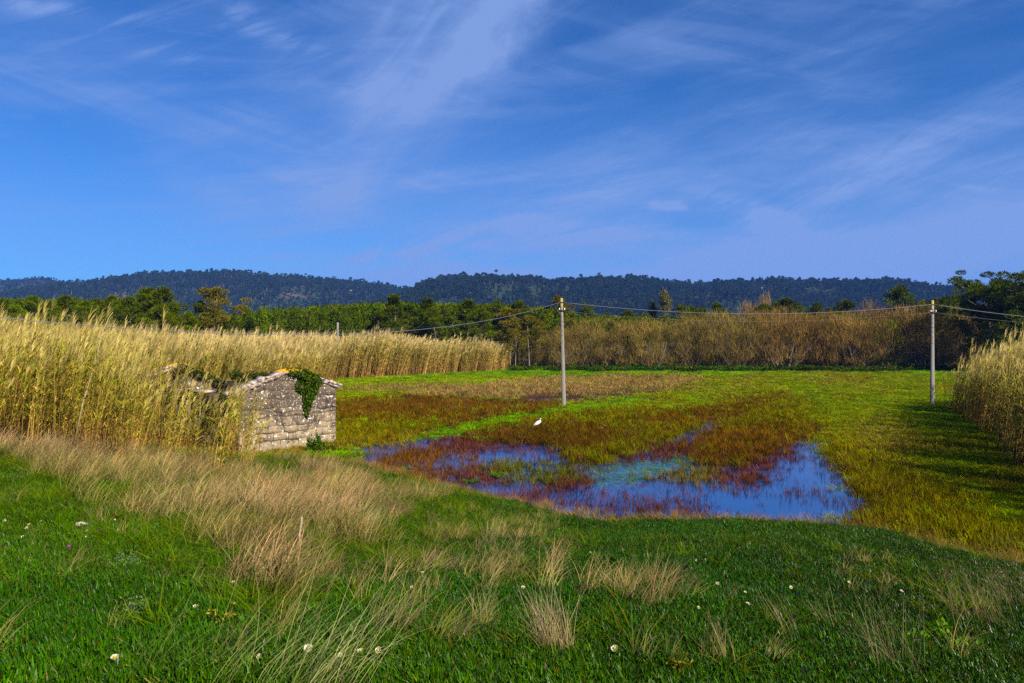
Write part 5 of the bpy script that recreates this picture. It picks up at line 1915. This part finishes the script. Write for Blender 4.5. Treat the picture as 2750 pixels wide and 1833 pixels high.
tuft(2400, 1800, 1.0, 50, 'tangle of dark tan stalks below the leafy weed', 18, az=2.3, spread=.6, lean=.4, curve=.3, c0=(.14, .12, .05), c1=(.36, .28, .16), rad=.3)
tuft(2640, 1680, 1.15, 90, 'tall sheaf of brown stalks at the shaded end of the bank', 19, az=2.2, spread=.4, lean=.4, curve=.1, c0=(.12, .10, .04), c1=(.30, .23, .12), rad=.4)
tuft(2740, 1640, 1.1, 70, 'tall brown stalks cut by the frame edge', 20, az=2.2, spread=.4, lean=.35, curve=.1, c0=(.12, .10, .04), c1=(.30, .23, .12), rad=.3)
tuft(1950, 1790, .6, 24, 'few straw blades low on the open carpet', 21, az=2.3, spread=.4, lean=.4, curve=.15, c1=(.42, .34, .18))
tuft(2700, 1480, .75, 110, 'rounded olive tan tuft where meadow meets the dark bank', 22, az=1.0, spread=1.4, c0=(.10, .11, .02), c1=(.34, .28, .10), rad=.5)
tuft(830, 1485, .6, 110, 'flattened cream tuft behind the bare stick', 23, az=3.0, spread=1.6, lean=.9, curve=.4, c1=(.62, .48, .28), rad=.2)

# stick, stones, weeds
sx, sy_, sz_ = on_ground(808, 1500)
mb = MB()
tube(mb, [(.0, 0, -.06), (.01, 0, .08), (-.02, .01, .18), (-.025, 0, .30), (.0, .02, .42), (.012, .02, .50)], [.022, .024, .020, .021, .019, .014], n=8)
o = obj('driftwood_stick', mb.mesh('driftwood_stick', M_stick, True), loc=(sx, sy_, sz_))
o.scale = (.95, .95, 1.25)
tag(o, 'short bare stick standing upright in the flattened grass', 'stick')


def boulder(px, py, s, label, seed, col):
    r = np.random.default_rng(seed)
    x, y, z = on_ground(px, py)
    mb = MB()
    k = 8
    tt = np.linspace(-1, 1, k)
    pts = [(a * 1.3, r.normal(0, .08), .25 + r.normal(0, .06)) for a in tt]
    rad = [max(.06, .62 * math.sqrt(max(0, 1 - a * a)) * r.uniform(.85, 1.15)) for a in tt]
    tube(mb, np.array(pts) * s, np.array(rad) * s, n=9)
    o = obj('stone', mb.mesh('stone', surf_mat('pale_rock', lambda t, p: t.mix(t.noise(p, 25, 5), tuple(.7 * c for c in col), col), bump=.5, bump_scale=60)), loc=(x, y, z + .04))
    o.rotation_euler = (0, 0, r.uniform(-.5, .5))
    tag(o, label, 'stone')


boulder(214, 1419, .075, 'pinkish pale stone half sunk in the bank, larger of two', 1, (.60, .44, .38))
boulder(228, 1417, .06, 'small pinkish stone touching the larger pale stone', 2, (.62, .46, .40))
boulder(243, 1425, .05, 'rough greyish stone chip beside the pinkish stones', 3, (.55, .47, .38))


def weed(px, py, s, n_, label, seed, col, leaf=.07):
    r = np.random.default_rng(seed)
    x, y, z = on_ground(px, py)
    e = empty('leafy_weed', (x, y, z))
    tag(e, label, 'plant')
    st, lf = MB(), MB()
    for i in range(9):
        a = r.uniform(0, 6.28)
        L = s * r.uniform(.5, 1)
        pts = np.array([(0, 0, -.02), (math.cos(a) * L * .4, math.sin(a) * L * .4, .10), (math.cos(a) * L, math.sin(a) * L, .13 + r.uniform(0, .05))])
        tube(st, pts, [.006, .004, .002], n=4, col=(.10, .14, .03))
        m = n_ // 9
        t_ = r.uniform(.25, 1, m)
        P = np.stack([np.interp(t_, [0, .4, 1], pts[:, j]) for j in range(3)], 1) + r.normal(0, .025, (m, 3))
        kites(lf, P, r.normal(0, 1, (m, 3)) + np.array((0, 0, .3)), leaf * r.uniform(.6, 1.3, m), leaf * .5, np.array(col) * r.uniform(.6, 1.4, (m, 1)), r)
    obj('stems', st.mesh('stems', M_petal), e)
    obj('leaves', lf.mesh('leaves', M_petal), e)


weed(2530, 1735, .42, 200, 'sprawling bright green leafy weed on the dark end of the bank', 1, (.12, .26, .03))
weed(315, 1535, .26, 220, 'feathery grey green weed in the carpet below the stones', 2, (.16, .24, .10), .03)
weed(355, 1670, .22, 180, 'feathery grey green weed lower down the near carpet', 3, (.15, .23, .09), .03)
weed(1815, 1822, .11, 60, 'curled yellow and orange leafed weed at the bottom edge', 4, (.26, .18, .03), .035)
weed(595, 1690, .16, 60, 'curled yellow leaves beside the long pale stalks', 5, (.40, .32, .06), .04)
weed(1090, 1265, .35, 120, 'broad leaved green weed standing in the reddish island', 6, (.10, .22, .03), .11)
weed(1265, 1298, .40, 120, 'broad leaved green weed in the purple flooded stems', 7, (.09, .20, .03), .12)
weed(1340, 1283, .40, 120, 'broad leaved green weed beside the olive marsh island', 8, (.09, .20, .03), .12)

# the long leaning plume reed that stands out above the bed
e = empty('plume_reed', (-21.0, 38.5, 1.0))
bx, by = (210 - 1375) * 27 / FPX, 27.0
e.location = (bx, by, float(ground_z(bx, by)[0]))
tag(e, 'single long cane leaning over the reed tops with drooping leaves', 'reed')
mb = MB()
topx, topz = (303 - 1375) * 27 / FPX - bx, EYE + (HORIZON - 838) * 27 / FPX - e.location[2]
pts = [(-.2, 0, 0), (.15, 0, topz * .35), (.55, 0, topz * .62), (topx * .70, 0, topz * .86), (topx * .9, 0, topz * .97), (topx, 0, topz)]
tube(mb, pts, [.026, .026, .024, .022, .016, .008], n=5, col=(.60, .48, .28))
obj('stem', mb.mesh('stem', M_tuft), e)
r = np.random.default_rng(2)
mb = MB()
t_ = r.uniform(.5, .97, 16)
P = np.stack([np.interp(t_, np.linspace(0, 1, 6), np.array(pts)[:, j]) for j in range(3)], 1)
blades(mb, P, r.normal(0, .25, 16), r.uniform(1.2, 1.6, 16), r.uniform(.3, .55, 16), r.uniform(.1, .3, 16), .02, 3, (.5, .46, .22), (.55, .50, .28), face=np.full(16, 1.57))
obj('leaves', mb.mesh('leaves', M_tuft), e)

# ------------------------------------------------------------------ haze
m = bpy.data.materials.new('haze')
m.use_nodes = True
t = NT(m.node_tree)
t.n.clear()
v = t.new('ShaderNodeVolumePrincipled')
v.inputs['Color'].default_value = (.13, .33, 1.0, 1)
v.inputs['Density'].default_value = .00010
v.inputs['Anisotropy'].default_value = 0.0
o = t.new('ShaderNodeOutputMaterial')
t.l.new(v.outputs[0], o.inputs['Volume'])
mb = MB()
box(mb, -3450, 3450, -450, 3450, -1.5, 215)
hz = obj('haze', mb.mesh('haze', m))
tag(hz, 'thin blue haze over the whole valley', 'haze', kind='stuff')
print('script done')
